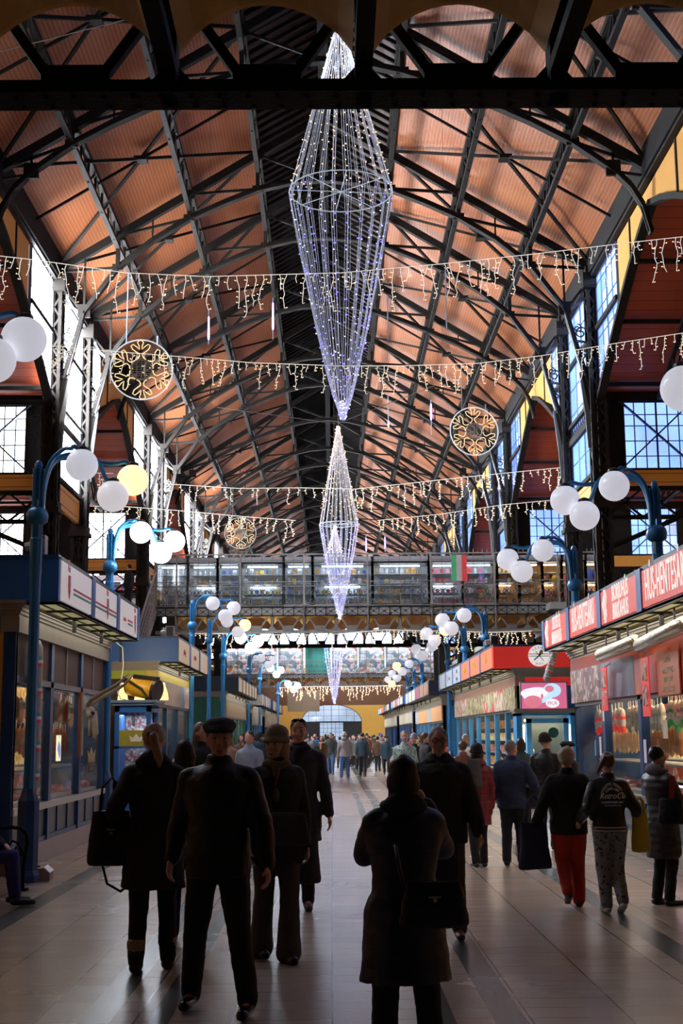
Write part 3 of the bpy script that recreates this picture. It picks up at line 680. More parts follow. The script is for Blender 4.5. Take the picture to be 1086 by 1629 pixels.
def stall(i, pa, pb, open_=False):
    X0, X1 = PY(pa, 900, YF + 1.2).x, PY(pb, 900, YF + 1.2).x; Y = YF + 1.2; w = X1 - X0
    kinds = ['white lit glassware stall', 'white china stall with bright shelves', 'narrow glazed stall with a tube lamp', 'tall glazed stall with pale curtains', 'glazed stall of framed pictures', 'narrow lit stall behind the mesh', 'wide glazed stall with slanted awning', 'bright stall with rows of red packets', 'white stall with stacked packets', 'open stall with long warm shelves', 'open stall of warm lit shelves', 'stall of hanging red and orange bags', 'stall of hanging dark bags', 'stall of hanging purple clothes']
    t = thing('bridge_stall', f'{kinds[i]} on the grey footbridge, {ORD[i]} from its stair end', 'stall', (X0, Y, 6.14))
    fb = MB()
    for x in (0, w): fb.box((x - .05, 0, 0), (x + .05, .08, 1.75))
    fb.box((0, 0, 0), (w, .06, .2)); fb.box((0, 0, 1.66), (w, .06, 1.75)); fb.obj('stall_frame', STEEL if i % 3 else BLACK, t)
    MB().box((-.05, -.12, 1.72), (w + .05, 1.6, 1.9)).obj('stall_roof', mat('stall_roof_grey', (.3, .31, .32), .6), t)
    MB().box((0, 1.4, 0), (w, 1.5, 1.75)).obj('back_panel', SHB if not open_ else mat('warm_back', (.35, .18, .07), .7), t)
    sh = MB()
    for z in (.25, .62, 1.0, 1.35): sh.box((.08, .7, z), (w - .08, 1.35, z + .025))
    sh.obj('shelves', SHELF, t)
    if not open_: MB().box((.03, .03, .2), (w - .03, .04, 1.66)).obj('glass_front', SHG, t)
    tb = MB(); tb.tube([(w * .15, .5, 1.62), (w * .85, .5, 1.62)], .03, 6); 
    if i % 2: tb.tube([(w * .2, 1.2, .95), (w * .8, 1.2, .95)], .02, 6)
    tb.obj('tube_lamp', WTUBE if open_ else TUBE, t)
    sets = {7: ((0, 8), 'box'), 8: ((0, 1), 'box'), 1: ((1, 6, 4), 'jar'), 0: ((1, 6), 'bottle')}
    cols, kd = sets.get(i, ((1, 6, 2, 4, 7), None))
    if open_ and i > 10:
        for zz, kk in ((1.0, 'shirt' if i == 13 else 'bag'), (.45, 'bag')):
            for q in range(int(w / .34)):
                mi = rnd.choice([0, 5, 8, 7] if i < 13 else [8, 2, 0])
                place_good(kk, mi, (X0 + .2 + q * .34, Y + .45, 6.14 + zz), {'shirt': 'bright shirt hanging in the purple clothes stall', 'bag': f'small leather handbag hanging in the {kinds[i].split(" of ")[1]} stall'}[kk], f'{kk}s hung in bridge stall {ORD[i]}', rnd.uniform(-.3, .3))
    else:
        for z in (.275, .645, 1.025, 1.375):
            n = int((w - .2) / .19)
            for q in range(n):
                kk = kd or rnd.choice(['bottle', 'jar', 'box', 'plate'])
                mi = rnd.choice(cols); sc_ = rnd.uniform(.75, 1.05)
                place_good(kk, mi, (X0 + .17 + q * .19, Y + .85 + rnd.uniform(-.05, .1), 6.14 + z), f'small {({"bottle":"bottle","jar":"jar","box":"packet","plate":"display plate"})[kk]} on a shelf of the {kinds[i]}', f'{kk}s in the {kinds[i]}', rnd.uniform(-.2, .2), sc_)
    return t
for i, (a, b) in enumerate(zip(cx_, cx_[1:])): stall(i, a, b, open_=i >= 9)
# flag banner between two stalls
for px, nm, tri in ((730, 'striped tricolour flag hanging on the footbridge mesh', 1),):
    p = PY(px - 13, 882, YF - .12); q = PY(px + 13, 924, YF - .12); w3 = (q.x - p.x) / 3
    t = thing('hanging_flag', nm, 'flag', (p.x, YF - .12, q.z))
    for k, m_ in enumerate((mat('flag_green', (.05, .32, .14)), mat('flag_white', (.7, .7, .68)), mat('flag_red', (.62, .05, .05)))):
        b = MB(); b.box((k * w3, 0, 0), ((k + 1) * w3, .012, p.z - q.z)); b.obj('stripe', m_, t)
    MB().tube([(-.05, 0, p.z - q.z), (3 * w3 + .05, 0, p.z - q.z)], .015, 6).obj('rod', STEEL, t)
# galleries along both sides beyond the bridge, with the stair on the left
for s in (-1, 1):
    xa, xb = sorted((XC + s * 7.6, XC + s * 15)); MB().box((xa, YF - 1, 5.9), (xb, 128, 6.14)).obj('gallery_floor', IRONL, label=f'long gallery floor along the {SIDE[s]} aisle beyond the footbridge', cat='gallery')
t = thing('gallery_stair', 'iron staircase with scroll balustrade climbing to the footbridge at its stair end', 'staircase', (0, 0, 0))
A = PY(196, 1020, YF - 5.5); B = PY(243, 886, YF)
st = MB(); x0 = XL - 1.6; n = 22
for k in range(n):
    y = YF - 7.0 + k * .32; z = 6.1 - (n - k) * .17; st.box((XL - 1.7, y, z), (XL - .05, y + .33, z + .05)); st.box((XL - 1.7, y, z - .14), (XL - .05, y + .03, z))
st.obj('treads', IRON, t)
zb_ = 6.1 - n * .17; bal = MB()
bal.beam((XL, YF - 7, zb_ + 1.1), (XL, YF, 7.4), .06, .06); bal.beam((XL, YF - 7, zb_ - .1), (XL, YF, 6.0), .08, .3); bal.beam((XL, YF - 7, zb_ + .75), (XL, YF, 7.05), .03, .03)
for k in range(26):
    y = YF - 7 + k * .27; z = zb_ + (6.1 - zb_) * k / 26; bal.box((XL - .012, y, z), (XL + .012, y + .02, z + 1.1)); scroll(bal, (y + .13, z + .35), .11, XL, 1, .012); scroll(bal, (y + .13, z + .65), .10, XL, -1, .012)
bal.obj('balustrade', IRONL, t)
# stalls on the left gallery behind: shelves with crockery
gl = thing('gallery_stall', 'long gallery stall with shelves of white crockery above the left market stalls', 'stall', (0, 0, 0))
Yg = YF + 5; b = MB(); xa, xb = PY(132, 930, Yg).x, PY(240, 930, Yg).x
b.box((xa, Yg + .8, 6.14), (xb, Yg + .9, 8.0)); b.obj('back_panel', mat('stall_dark_back', (.10, .08, .08)), gl)
b = MB()
for z in (6.35, 6.8, 7.25, 7.65): b.box((xa, Yg + .1, z), (xb, Yg + .75, z + .03))
b.obj('shelves', SHELF, gl)
b = MB()
for q in range(7): b.sphere((xa + .5 + q * .33, Yg, 7.6), .035, 8, 6)
b.obj('blue_lamps', emit('blue_lamp', (.35, .45, 1), 12), gl)
for z in (6.38, 6.83, 7.28):
    q = xa + .15
    while q < xb - .1: place_good('plate' if z > 6.5 else 'jar', 1 if z < 7.2 else rnd.choice([8, 0, 2]), (q, Yg + .3, z), 'white crockery piece on the long gallery stall' if z < 7.2 else 'coloured plate on the top shelf of the gallery stall', 'crockery on the gallery stall' if z < 7.2 else 'coloured plates on the gallery stall'); q += .2

# lit stalls on the farther bridge
BP = spots('far_stall_goods', [(.5, .52, .55), (.25, .28, .32), (.6, .6, .62), (.4, .12, .1), (.12, .16, .2), (.55, .4, .2)], 4, .5, .35)
for i in range(8):
    x0 = -7.6 + i * 1.9; t = thing('bridge_stall', f'small bright stall on the farther footbridge, {ORD[i]} from its left end', 'stall', (x0, 93.4, 5.92))
    MB().box((0, .6, 0), (1.8, .7, 2.0)).obj('goods_wall', BP if i != 3 else mat('teal_shutter', (.03, .30, .24), .6), t); MB().box((0, -.1, 1.95), (1.85, .8, 2.15)).obj('stall_roof', MATS['stall_roof_grey'], t)
    MB().box((0, 0, 0), (.06, .1, 2)).box((1.76, 0, 0), (1.82, .1, 2)).obj('stall_frame', STEEL, t)
    if i != 3: MB().tube([(.2, .3, 1.75), (1.6, .3, 1.75)], .04, 5).obj('tube_lamp', TUBE, t)
# ================================================================== lamp posts
def opal():
    m = bpy.data.materials.new('opal_globe'); m.use_nodes = True; t = m.node_tree; t.nodes.clear(); N = t.nodes.new; L = t.links.new
    d = N('ShaderNodeBsdfDiffuse'); d.inputs[0].default_value = (.94, .94, .96, 1); r = N('ShaderNodeBsdfTranslucent'); r.inputs[0].default_value = (.94, .94, .97, 1)
    g = N('ShaderNodeBsdfGlossy'); g.inputs['Roughness'].default_value = .12; a = N('ShaderNodeMixShader'); a.inputs[0].default_value = .35; b = N('ShaderNodeMixShader'); b.inputs[0].default_value = .07
    L(d.outputs[0], a.inputs[1]); L(r.outputs[0], a.inputs[2]); L(a.outputs[0], b.inputs[1]); L(g.outputs[0], b.inputs[2]); o = N('ShaderNodeOutputMaterial'); e = N('ShaderNodeEmission'); e.inputs[0].default_value = (.88, .9, 1, 1); e.inputs[1].default_value = .22; q = N('ShaderNodeAddShader'); L(b.outputs[0], q.inputs[0]); L(e.outputs[0], q.inputs[1]); L(q.outputs[0], o.inputs[0]); return m
GLOBE = opal()  # faint glow added to the unlit globes so they read near white
GLOBEW = emit('warm_lit_globe', (1, .66, .26), 1.6)
GLOBESUN = emit('sunglow_globe', (.90, .94, 1.0), 22.0)  # strong emission stands in for sunlight falling on these globes
LAMPTOP = {-1: 5.5, 1: 5.0}
def lamppost(s, loc, label, warm=(), sunglow=False, H=None, base=True):
    zb = 1.0 if base else 3.80
    H = H or LAMPTOP[s]; t = thing('street_lamp', label, 'lamp post', loc, 0)
    p = MB(); p.lathe(([(.075, 1.0), (.07, 1.25), (.065, H - 1.6)] if base else [(.04, 3.27), (.04, 3.76), (.085, 3.82), (.085, 3.90)]) + [ (.085, H - 1.0), (.068, H - .98), (.065, H - .75)], n=10)
    p.lathe([(.05, H - .5), (.045, H - .08), (.055, H - .07), (.04, H - .02), (.02, H), (.001, H + .01)], n=8)
    for k in range(6): a = k * PI / 3; p.tube([(.058 * math.cos(a), .058 * math.sin(a), max(zb, H - 1.45)), (.058 * math.cos(a), .058 * math.sin(a), H - .1)], .016, 5)
    p.obj('post', LAMPB, t, smooth=False)
    MB().lathe([(.07, H - .82), (.13, H - .78), (.14, H - .70), (.12, H - .64), (.075, H - .60)], n=14).obj('collar', LAMPB, t, smooth=True)
    if base: MB().lathe([(.16, 0), (.16, .08), (.13, .14), (.13, .95), (.10, 1.02), (.08, 1.1)], n=8).obj('base', BLUED, t)
    gs = [(.60, -.30, H - .12), (.92, .12, H - .44), (1.14, .30, H - .20)]
    ar = MB(); tops = []
    for i, (gx, gy, gz) in enumerate(gs):
        x = -s * gx; q = [(0, 0, H - .7)]
        a0 = (-s * .06, gy * .08, H - .65); q = [a0, (-s * .08, gy * .12, H - .3), (-s * .16, gy * .25, H - .03), (-s * .34, gy * .45, H + .12 - i * .03), (x * .75, gy * .8, H + .10 - i * .05), (x + s * .10, gy, gz + .24), (x + s * .03, gy, gz + .17)]
        pts = []
        for j in range(len(q) - 1):      # catmull-rom
            P0, P1, P2, P3 = [Vector(q[max(0, min(len(q) - 1, j + d))]) for d in (-1, 0, 1, 2)]
            for u in (0, .33, .66): pts.append(.5 * ((2 * P1) + (-P0 + P2) * u + (2 * P0 - 5 * P1 + 4 * P2 - P3) * u * u + (-P0 + 3 * P1 - 3 * P2 + P3) * u ** 3))
        pts.append(Vector(q[-1])); ar.tube(pts, .028, 6)
    ar.obj('curved_arms', LAMPB, t, smooth=True)
    for i, (gx, gy, gz) in enumerate(gs):
        MB().lathe([(.03, .24), (.075, .22), (.085, .165), (.06, .15)], (-s * gx, gy, gz), 10).obj('globe_collar', BLACK, t)
        g = MB(); g.sphere((-s * gx, gy, gz), .2, 24, 16)
        o = g.obj('globe', GLOBESUN if sunglow else (GLOBEW if i in warm else GLOBE), t, smooth=True)
        if i in warm: o['label'] = 'globe lit warm yellow'
    return t
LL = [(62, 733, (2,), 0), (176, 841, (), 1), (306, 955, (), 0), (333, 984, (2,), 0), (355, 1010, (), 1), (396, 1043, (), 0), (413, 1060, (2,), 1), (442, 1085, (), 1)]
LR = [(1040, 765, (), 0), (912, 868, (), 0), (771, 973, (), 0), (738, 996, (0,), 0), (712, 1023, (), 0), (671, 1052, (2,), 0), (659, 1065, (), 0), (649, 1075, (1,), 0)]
for s, lst in ((-1, LL), (1, LR)):
    for i, (px, py, wm, cd) in enumerate(lst):
        LT = {4: 5.05, 7: 4.85}.get(i, 5.5) if s < 0 else 5.0; p = PZ(px, py, LT)
        if s == 1 and i == 0: p = Vector((p.x, p.y, 0))
        HH = LT
        if s == -1 and i == 0: p = PY(px, py, 16.35); HH = p.z
        lamppost(s, (p.x, p.y, 0), f'blue lamp post with three {"sunlit white" if cd else "opal"} globes, {ORD[i]} whole one along the {SIDE[s]} stalls', wm, bool(cd), base=(s < 0 or i == 4), H=HH)
# two nearer lamps whose globes just enter the frame
for s, px, py, r in ((-1, 38, 540, 36), (1, 1087, 618, 37)):
    dc = .2 * F / r; Yg = (dc - (2.9 if s > 0 else 3.5) * .167) / .986
    p = PY(px, py, Yg); H = p.z + .2
    lamppost(s, (p.x + s * 1.14, Yg - .30, 0), f'nearest lamp post on the {SIDE[s]}, only its opal globes in the frame', (), False, H=H)
# ================================================================== chandelier nets
WIRE = mat('white_led_wire', (.75, .75, .78), .4, 0, 0, emis=(.75, .8, 1), es=.16)
BW = emit('warm_led', (1, .62, .28), 2.2); BB = emit('blue_led', (.13, .11, 1), 4); BCW = emit('cold_led', (.62, .62, 1), 2.5)
def net(label, Y, top, ring, tip, rpx, nst, wr, br, nb, cutoff=None):
    pt, pr, pp = PY(*top, Y), PY(*ring, Y), PY(*tip, Y)
    Rr = rpx * ((pr - CP).dot(CM @ Vector((0, 0, -1)))) / F; c = Vector((pr.x, Y, 0))
    t = thing('light_chandelier', label, 'chandelier', (c.x, Y, pr.z)); z1 = pt.z - pr.z; z0 = pp.z - pr.z; rt = random.Random(nst)
    lean = 0
    rg = MB(); rp = [(Rr * math.cos(2 * PI * k / 32), Rr * math.sin(2 * PI * k / 32), 0) for k in range(32)]
    rg.tube(rp, wr * 2.2, 6, closed=True)
    for k in range(4): a = PI * k / 4 + .1; rg.tube([(Rr * math.cos(a), Rr * math.sin(a), 0), (-Rr * math.cos(a), -Rr * math.sin(a), 0)], wr * 1.6, 5)
    rg.obj('hoop', mat('white_hoop', (.7, .75, .8), .3, 0, 0, emis=(.7, .85, 1), es=.25), t)
    st = MB(); wb = MB(); bb = MB(); cb = MB()
    def prof(u):      # 0 tip .. 1 hoop
        return Rr * (u ** .8)
    for k in range(nst):
        a = 2 * PI * k / nst + rt.uniform(-.03, .03); ca, sa = math.cos(a), math.sin(a)
        up = [Vector((ca * Rr * (1 - u * .94), sa * Rr * (1 - u * .94), z1 * u)) for u in [i / 6 for i in range(7)]]
        lo = [Vector((ca * (prof(1 - u) + .012), sa * (prof(1 - u) + .012), z0 * u)) for u in [i / 10 for i in range(11)]]
        for path, bl in ((up, wb), (lo, bb)):
            pp_ = [p + Vector((rt.uniform(-1, 1), rt.uniform(-1, 1), 0)) * wr * 1.5 for p in path]
            st.tube(pp_, wr, 4, caps=False); st.tube([p + Vector((-sa, ca, 0)) * Rr * .045 for p in pp_], wr * .8, 4, caps=False)
            L = sum((q - p).length for p, q in zip(pp_, pp_[1:]))
            for j in range(nb):
                u = (j + rt.random()) / nb * (len(pp_) - 1); i = min(int(u), len(pp_) - 2); p = pp_[i].lerp(pp_[i + 1], u - i)
                out = Vector((rt.uniform(-1, 1), rt.uniform(-1, 1), rt.uniform(-.3, .6))).normalized() * br * 3
                st.tube([p, p + out], wr * .7, 4, caps=False)
                tgt = bl if (bl is wb or rt.random() < .62) else cb
                if rt.random() < (.5 if bl is wb else .4): continue
                tgt.sphere(p + out, br, 6, 4)
    for j in range(40): tz = z0 * (1 - rt.random() * .09); cb.sphere((rt.gauss(0, .025 * Rr / .66), rt.gauss(0, .025), tz), br * 1.1, 6, 4)
    st.obj('led_strands', WIRE, t, kind='stuff'); wb.obj('warm_bulbs', BW, t, kind='stuff'); bb.obj('blue_bulbs', BB, t, kind='stuff'); cb.obj('white_bulbs', BCW, t, kind='stuff')
    MB().tube([(0, 0, z1), (0, 0, rz_(0) + .3 - pr.z)], wr, 4).obj('suspension_cable', STEEL, t)
    return t
net('largest net chandelier of warm and blue lights, hanging nearest', 16.2, (533, 40), (542, 305), (538, 668), 82, 22, .003, .008, 26)
net('second net chandelier hanging just before the grey footbridge', 42.5, (536, 678), (539, 834), (536, 985), 31, 22, .0055, .014, 22)
net('third net chandelier, its golden tip showing above the footbridge stalls', 60.0, (535, 836), (533, 940), (532, 1020), 26, 16, .009, .02, 14)
net('farthest net chandelier, its blue tip hanging before the far door', 84.0, (532, 935), (531, 1020), (530, 1120), 17, 16, .009, .022, 20)
# ================================================================== icicle curtains
ICW = mat('icicle_wire', (.8, .78, .72), .4, 0, 0, emis=(1, .9, .75), es=.5)
def icicles(label, Y, pts, drop=.45, dens=7, wr=.006, br=.012, warm=True, Ys=None):
    """pts: pixel path of the carrier wire at depth Y"""
    rt = random.Random(int(pts[0][0] + Y)); P = [PY(x, y, (Ys[i] if Ys else Y)) for i, (x, y) in enumerate(pts)]
    t = thing('icicle_light_string', label, 'light string', (0, 0, 0)); w_ = MB(); bl = MB(); w_.tube(P, wr, 4)
    for a, b in zip(P, P[1:]):
        n = max(1, int((b - a).length * dens))
        for j in range(n):
            p = a.lerp(b, (j + rt.random() * .6) / n); L = drop * rt.choice([.25, .4, .6, .8, 1.0]) * rt.uniform(.8, 1.1); q = [p]
            k = max(2, int(L / .07))
            for i in range(k):
                q.append(q[-1] + Vector((rt.uniform(-.032, .032), 0, -L / k)))
                if rt.random() < .8:
                    e = q[-1] + Vector((rt.choice([-1, 1]) * .035, 0, .01)); w_.tube([q[-1], e], wr * .7, 4, caps=False)
                    if rt.random() < .7: bl.sphere(e, br, 5, 4)
            w_.tube(q, wr * .8, 4, caps=False)
    w_.obj('wire', ICW, t, kind='stuff'); bl.obj('bulbs', BW if warm else BCW, t, kind='stuff'); return t
icicles('nearest icicle light curtain strung across the whole nave', 18.0, [(-20, 405), (60, 414), (200, 434), (330, 440), (470, 436), (543, 434), (700, 420), (850, 404), (1000, 386), (1110, 374)], .60, 8.5, .0055, .008)
icicles('second icicle light curtain, passing above the snowflake ornaments', 28.0, [(66, 548), (140, 556), (270, 566), (400, 577), (540, 582), (640, 582), (760, 578), (860, 566), (980, 546), (1110, 526)], .7, 7, .0075, .011)
icicles('short icicle light curtain beside the second chandelier, sloping up to a right column', 39.0, [(565, 778), (640, 770), (740, 759), (850, 748), (935, 740)], .7, 5, .009, .016)
icicles('faint icicle light curtain across the nave above the footbridge', 41.0, [(268, 770), (380, 777), (480, 776), (565, 778)], .5, 4, .008, .014)
icicles('icicle light string crossing behind the left lamps', 40.0, [(140, 805), (200, 806), (280, 812), (390, 822), (470, 828)], .7, 5, .009, .016)
icicles('icicle light string rising to the right clerestory behind the lamps', 42.0, [(600, 828), (700, 818), (800, 803), (875, 796)], .6, 5, .009, .017)
icicles('icicle light fringe hanging under the footbridge, right end', YF - .25, [(612, 1002), (700, 1004), (780, 1006), (846, 1004)], .75, 7, .010, .017)
icicles('icicle light fringe hanging under the footbridge, stair end', YF - .25, [(300, 1008), (360, 1008), (430, 1010), (520, 1010), (612, 1002)], .6, 6, .010, .015)
icicles('golden icicle light fringe under the farther footbridge', 91.0, [(440, 1094), (500, 1092), (560, 1092), (640, 1090)], .9, 6, .016, .034)
icicles('small icicle light string lying over the aisle window on the left', 30.0, [(148, 752), (165, 753), (180, 753)], .4, 8, .006, .012)
# ================================================================== snowflake ornaments
NEON = emit('warm_rope_light', (1, .70, .36), 1.0); RING = mat('white_ring_tube', (.7, .75, .8), .3, 0, 0, emis=(.85, .93, 1), es=.5)
def snowflake(label, px, py, rpx, Y, ywire, dim=False):
    c = PY(px, py, Y); Rr = rpx * ((c - CP).dot(CM @ Vector((0, 0, -1)))) / F
    t = thing('snowflake_ornament', label, 'ornament', c, R(8)); n = 40
    MB().tube([(Rr * math.cos(2 * PI * k / n), 0, Rr * math.sin(2 * PI * k / n)) for k in range(n)], Rr * .022, 6, closed=True).obj('hoop', RING if not dim else WIRE, t, smooth=True)
    f = MB()
    for k in range(6):
        a = PI / 2 + k * PI / 3 + .05; u = Vector((math.cos(a), 0, math.sin(a))); v = Vector((-math.sin(a), 0, math.cos(a)))
        def P(x, y): return u * (x * Rr) + v * (y * Rr)
        half = [(.34, .16), (.39, .08), (.46, .05), (.54, .06), (.58, .13), (.68, .26), (.80, .31), (.85, .24), (.76, .12), (.68, .04), (.80, .05), (.92, .10), (.97, .05), (.98, 0)]
        pts = [P(x, y) for x, y in half]; f.tube(pts, Rr * .015, 5); f.tube([P(x, -y) for x, y in half], Rr * .015, 5)
        pt = [P(.55, .2), P(.62, .30), P(.50, .34), P(.46, .22)]
    f.obj('snowflake_tube', NEON, t, smooth=True)
    g = MB(); m = 24
    g.tube([(Rr * .33 * math.cos(2 * PI * k / m), 0, Rr * .33 * math.sin(2 * PI * k / m)) for k in range(m)], Rr * .03, 5, closed=True)
    for k in range(-4, 5): w_ = math.sqrt(max(0, .33 ** 2 - (k * .075) ** 2)) * Rr; g.tube([(-w_, 0, k * .075 * Rr), (w_, 0, k * .075 * Rr + .01)], Rr * .014, 4)
    for k in (-.15, 0, .12): w_ = math.sqrt(.33 ** 2 - k * k) * Rr; g.tube([(k * Rr, 0, -w_), (k * Rr, 0, w_)], Rr * .014, 4)
    g.obj('central_disc', mat('grey_sparkle_net', (.45, .42, .34), .4), t)
    wz = PY(px, ywire, Y).z - c.z; wr = MB()
    wr.tube([(-Rr * .5, 0, Rr * .87), (-Rr * .48, 0, wz)], .008, 4); wr.tube([(Rr * .5, 0, Rr * .87), (Rr * .5, 0, Rr * 1.15)], .012, 4); wr.obj('hanging_wire', STEEL, t)
    return t
snowflake('large lit snowflake ornament in a hoop, hanging on the left', 225, 588, 49, 18.2, 436)
snowflake('lit snowflake ornament in a hoop, hanging on the right', 754, 686, 39, 28.1, 578)
snowflake('small faint snowflake ornament in a hoop beside the footbridge top', 382, 848, 25, 44.5, 775, True)
snowflake('smallest snowflake ornament in a hoop above the footbridge', 722, 852, 14, 75, 800, True)
# meteor tubes
VIO = emit('violet_glow', (.30, .18, 1), 9)
for i, (px, y0, y1, lit, where) in enumerate([(434, 474, 540, (.1, .8), 'nearest the big chandelier'), (332, 492, 548, (.2, .9), 'left of the big chandelier'), (616, 470, 540, None, 'unlit, right of the big chandelier'), (708, 428, 522, None, 'unlit, under the first curtain'), (617, 630, 682, (.75, .97), 'lit only at its tip'), (685, 636, 692, (.1, .6), 'glowing along its upper half'), (582, 850, 880, (.2, .9), 'small, above the footbridge'), (612, 852, 878, (.1, .8), 'small, right of the third chandelier')]):
    Y = 20 + (y0 > 600) * 14 + (y0 > 800) * 14; a = PY(px, y0, Y); b = PY(px, y1, Y)
    t = thing('meteor_tube_light', f'thin hanging meteor tube light, {where}', 'tube light', a)
    MB().tube([(0, 0, 0), (0, 0, b.z - a.z)], .010 + .004 * (Y > 30), 6).obj('tube', mat('clear_grey_tube', (.5, .5, .55), .3), t)
    if lit:
        L = b.z - a.z; r = .018 + .01 * (Y > 30)
        MB().tube([(0, 0, L * lit[0]), (0, 0, L * (lit[0] + .03)), (0, 0, L * (lit[1] - .1)), (0, 0, L * lit[1])], [r * .3, r * .7, r, r * .4], 6).obj('glowing_section', VIO, t)
    MB().tube([(0, 0, 0), (0, 0, rz_(a.x) - .5 - a.z)], .0015, 4).obj('thread', IRONB, t)
for (xa, ya, xb, yb, Y, w_) in ((345, 648, 534, 674, 24, 'left'), (541, 672, 700, 610, 24, 'right'),):
    a, b = PY(xa, ya, Y), PY(xb, yb, Y); MB().tube([a, b], .006, 4).obj('stay_wire', STEEL, label=f'thin stay wire running from the big chandelier tip towards the {w_} side', cat='wire')
a, b = PY(-5, 83, 8.2), PY(197, 32, 9.5); MB().tube([a, b], .004, 4).obj('stay_wire', STEEL, label='pale thin wire crossing the upper left corner behind the near footbridge', cat='wire')
# ================================================================== market stalls
KGLASS = glassy('kiosk_glass', (.92, .95, .95), None, 0, .10)
PLINTH = stripes('plinth_tiles', (.40, .34, .28), (.16, .13, .1), 1, .2, .06, .4, .2)
DARKIN = mat('dark_kiosk_inside', (.05, .035, .025), .7)
BROWNG = mat('brown_transom_glass', (.05, .022, .008), .6, 0, .3, 3)
def lamp_area(loc, size, e, col=(1, .78, .5), rot=(0, 0, 0)):
    l = bpy.data.lights.new('kiosk_lamp_or_fill', 'AREA'); l.energy = e; l.size = size[0]; l.shape = 'RECTANGLE'; l.size_y = size[1]; l.color = col
    o = bpy.data.objects.new('kiosk_lamp_or_fill', l); COL.objects.link(o); o.location = loc; o.rotation_euler = rot; return o
def kiosk(s, y0, y1, label, Xw=4.03, Xf=3.49, zt=4.0, zf=3.42, zc=3.04, ztr=2.45, zg=.82, bays=3, npan=3, post=BLUED, fas=BLUE, sign=None, signs=(), transom=BROWNG, band=None, endband=None, endfas=None,
          endm=YEL, depth=3.0, warm=(1, .75, .45), power=35, fine=True, inner=DARKIN, steps=None, signmats=None, endwin=True, rail=True):
    S = s; t = thing('market_stall', label, 'market stall', (S * Xw, y0, 0)); L = y1 - y0
    def X(d): return S * d      # local: outward (away from the nave) positive d
    def bx(m_, d0, d1, a, b, z0, z1):
        xa, xb = sorted((X(d0), X(d1))); m_.box((xa, a, z0), (xb, b, z1)); return m_
    ov = Xw - Xf        # sign overhang
    bx(MB(), -.0, depth, 0, L, 0, .29).obj('plinth', PLINTH, t)
    b = MB(); bx(b, .05, .10, .05, L - .05, .29, zg)
    b.obj('base_panel', mat('grey_base_panel', (.10, .11, .12), .4, .2), t)
    b = MB()
    for i in range(bays * 3 + 1): y = L * i / (bays * 3); bx(b, .03, .06, max(0, y - .025), y + .025, .29, zg - .05)
    bx(b, .02, .08, 0, L, .29, .35); b.obj('base_ribs', post, t)
    if rail: bx(MB(), -.03, .05, 0, L, zg - .09, zg).obj('counter_rail', STEEL, t)
    for i in range(bays + 1):
        y = L * i / bays; p = MB(); bx(p, 0, .12, max(0, y - .09), min(L, y + .09), .29, zc)
        o = p.obj('post', post, t)
    g = bx(MB(), .05, .06, .1, L - .1, zg, ztr); g.obj('window_glass', KGLASS, t)
    tn = MB(); bx(tn, .0, .1, 0, L, ztr - .04, ztr + .04); tn.obj('transom_bar', mat('grey_transom_bar', (.12, .13, .15), .4, .3), t)
    for i in range(bays):
        a, b_ = L * i / bays + .09, L * (i + 1) / bays - .09
        mm = transom[i % len(transom)] if isinstance(transom, (list, tuple)) else transom
        if isinstance(transom, (list, tuple)): bx(MB(), -.05, .0, a - .1, b_ + .1, ztr + .02, zc).obj('photo_panel', mm, t)
        else:
            bx(MB(), .04, .07, a, b_, ztr + .04, zc).obj('transom_pane', mm, t)
            bx(MB(), .02, .08, (a + b_) / 2 - .015, (a + b_) / 2 + .015, ztr + .04, zc).obj('glazing_bar', STEEL, t)
    # cornice: stepped mouldings
    co = MB(); n = 5
    for i in range(n):
        z0 = zc + .02 + (zf - zc) * .45 + i * (zf - zc) * .11; d = -.03 - .025 * i; bx(co, d, depth + .02, -.0 + d, L - d, z0, z0 + (zf - zc) * .112)
    co.obj('cornice', CORN, t)
    bx(MB(), -.04, .2, -.04, L + .04, zc, zc + (zf - zc) * .5).obj('frieze', band or CORN, t)
    bx(MB(), .2, depth, -.04, .2, zc, zc + (zf - zc) * .5).obj('end_frieze', endband or band or BLUED, t)
    # fascia box
    f0 = -ov; fb = MB(); bx(fb, f0, f0 + .08, -.02, L + .1, zt - .03, zt + .02); bx(fb, f0, f0 + .08, -.02, L + .1, zf - .02, zf + .02)
    bx(fb, f0 + .02, f0 + .08, 0, L + .08, zf, zt); fb.obj('fascia_frame', mat('dark_fascia_edge', (.03, .035, .05), .5), t)
    ef = MB(); bx(ef, f0 + .0, depth, -.12, .0, zf, zt); ef.obj('end_fascia', endfas or fas, t)
    ef2 = MB(); bx(ef2, f0 + .02, depth, L, L + .1, zf, zt); ef2.obj('end_fascia', fas, t)
    et = MB(); bx(et, f0, depth, -.14, .02, zt - .03, zt + .02); bx(et, f0 + 1.3, f0 + 1.36, -.14, -.12, zf, zt); et.obj('end_fascia_trim', BLUED, t)
    for i in range(npan):
        a, b_ = L * i / npan, L * (i + 1) / npan
        bx(MB(), f0 - .03, f0 + .05, b_ - .13, b_ + .13 if i < npan - 1 else b_ + .1, zf, zt).obj('fascia_post', fas, t)
        sm = (signmats[i % len(signmats)] if signmats else sign) or CREAM
        sp = bx(MB(), f0 - .015, f0 + .02, a + (.13 if i else .0), b_ - .13, zf + .03, zt - .04).obj('sign_panel', sm, t)
        if signs and i < len(signs) and signs[i]: signs[i](sp, X(f0 - .02), (a + b_) / 2 + (0 if i else -.06), (zf + zt) / 2, -S, (b_ - a) - .3, zt - zf - .08)
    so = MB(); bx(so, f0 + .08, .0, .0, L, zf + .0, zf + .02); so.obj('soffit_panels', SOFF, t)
    sb = MB()
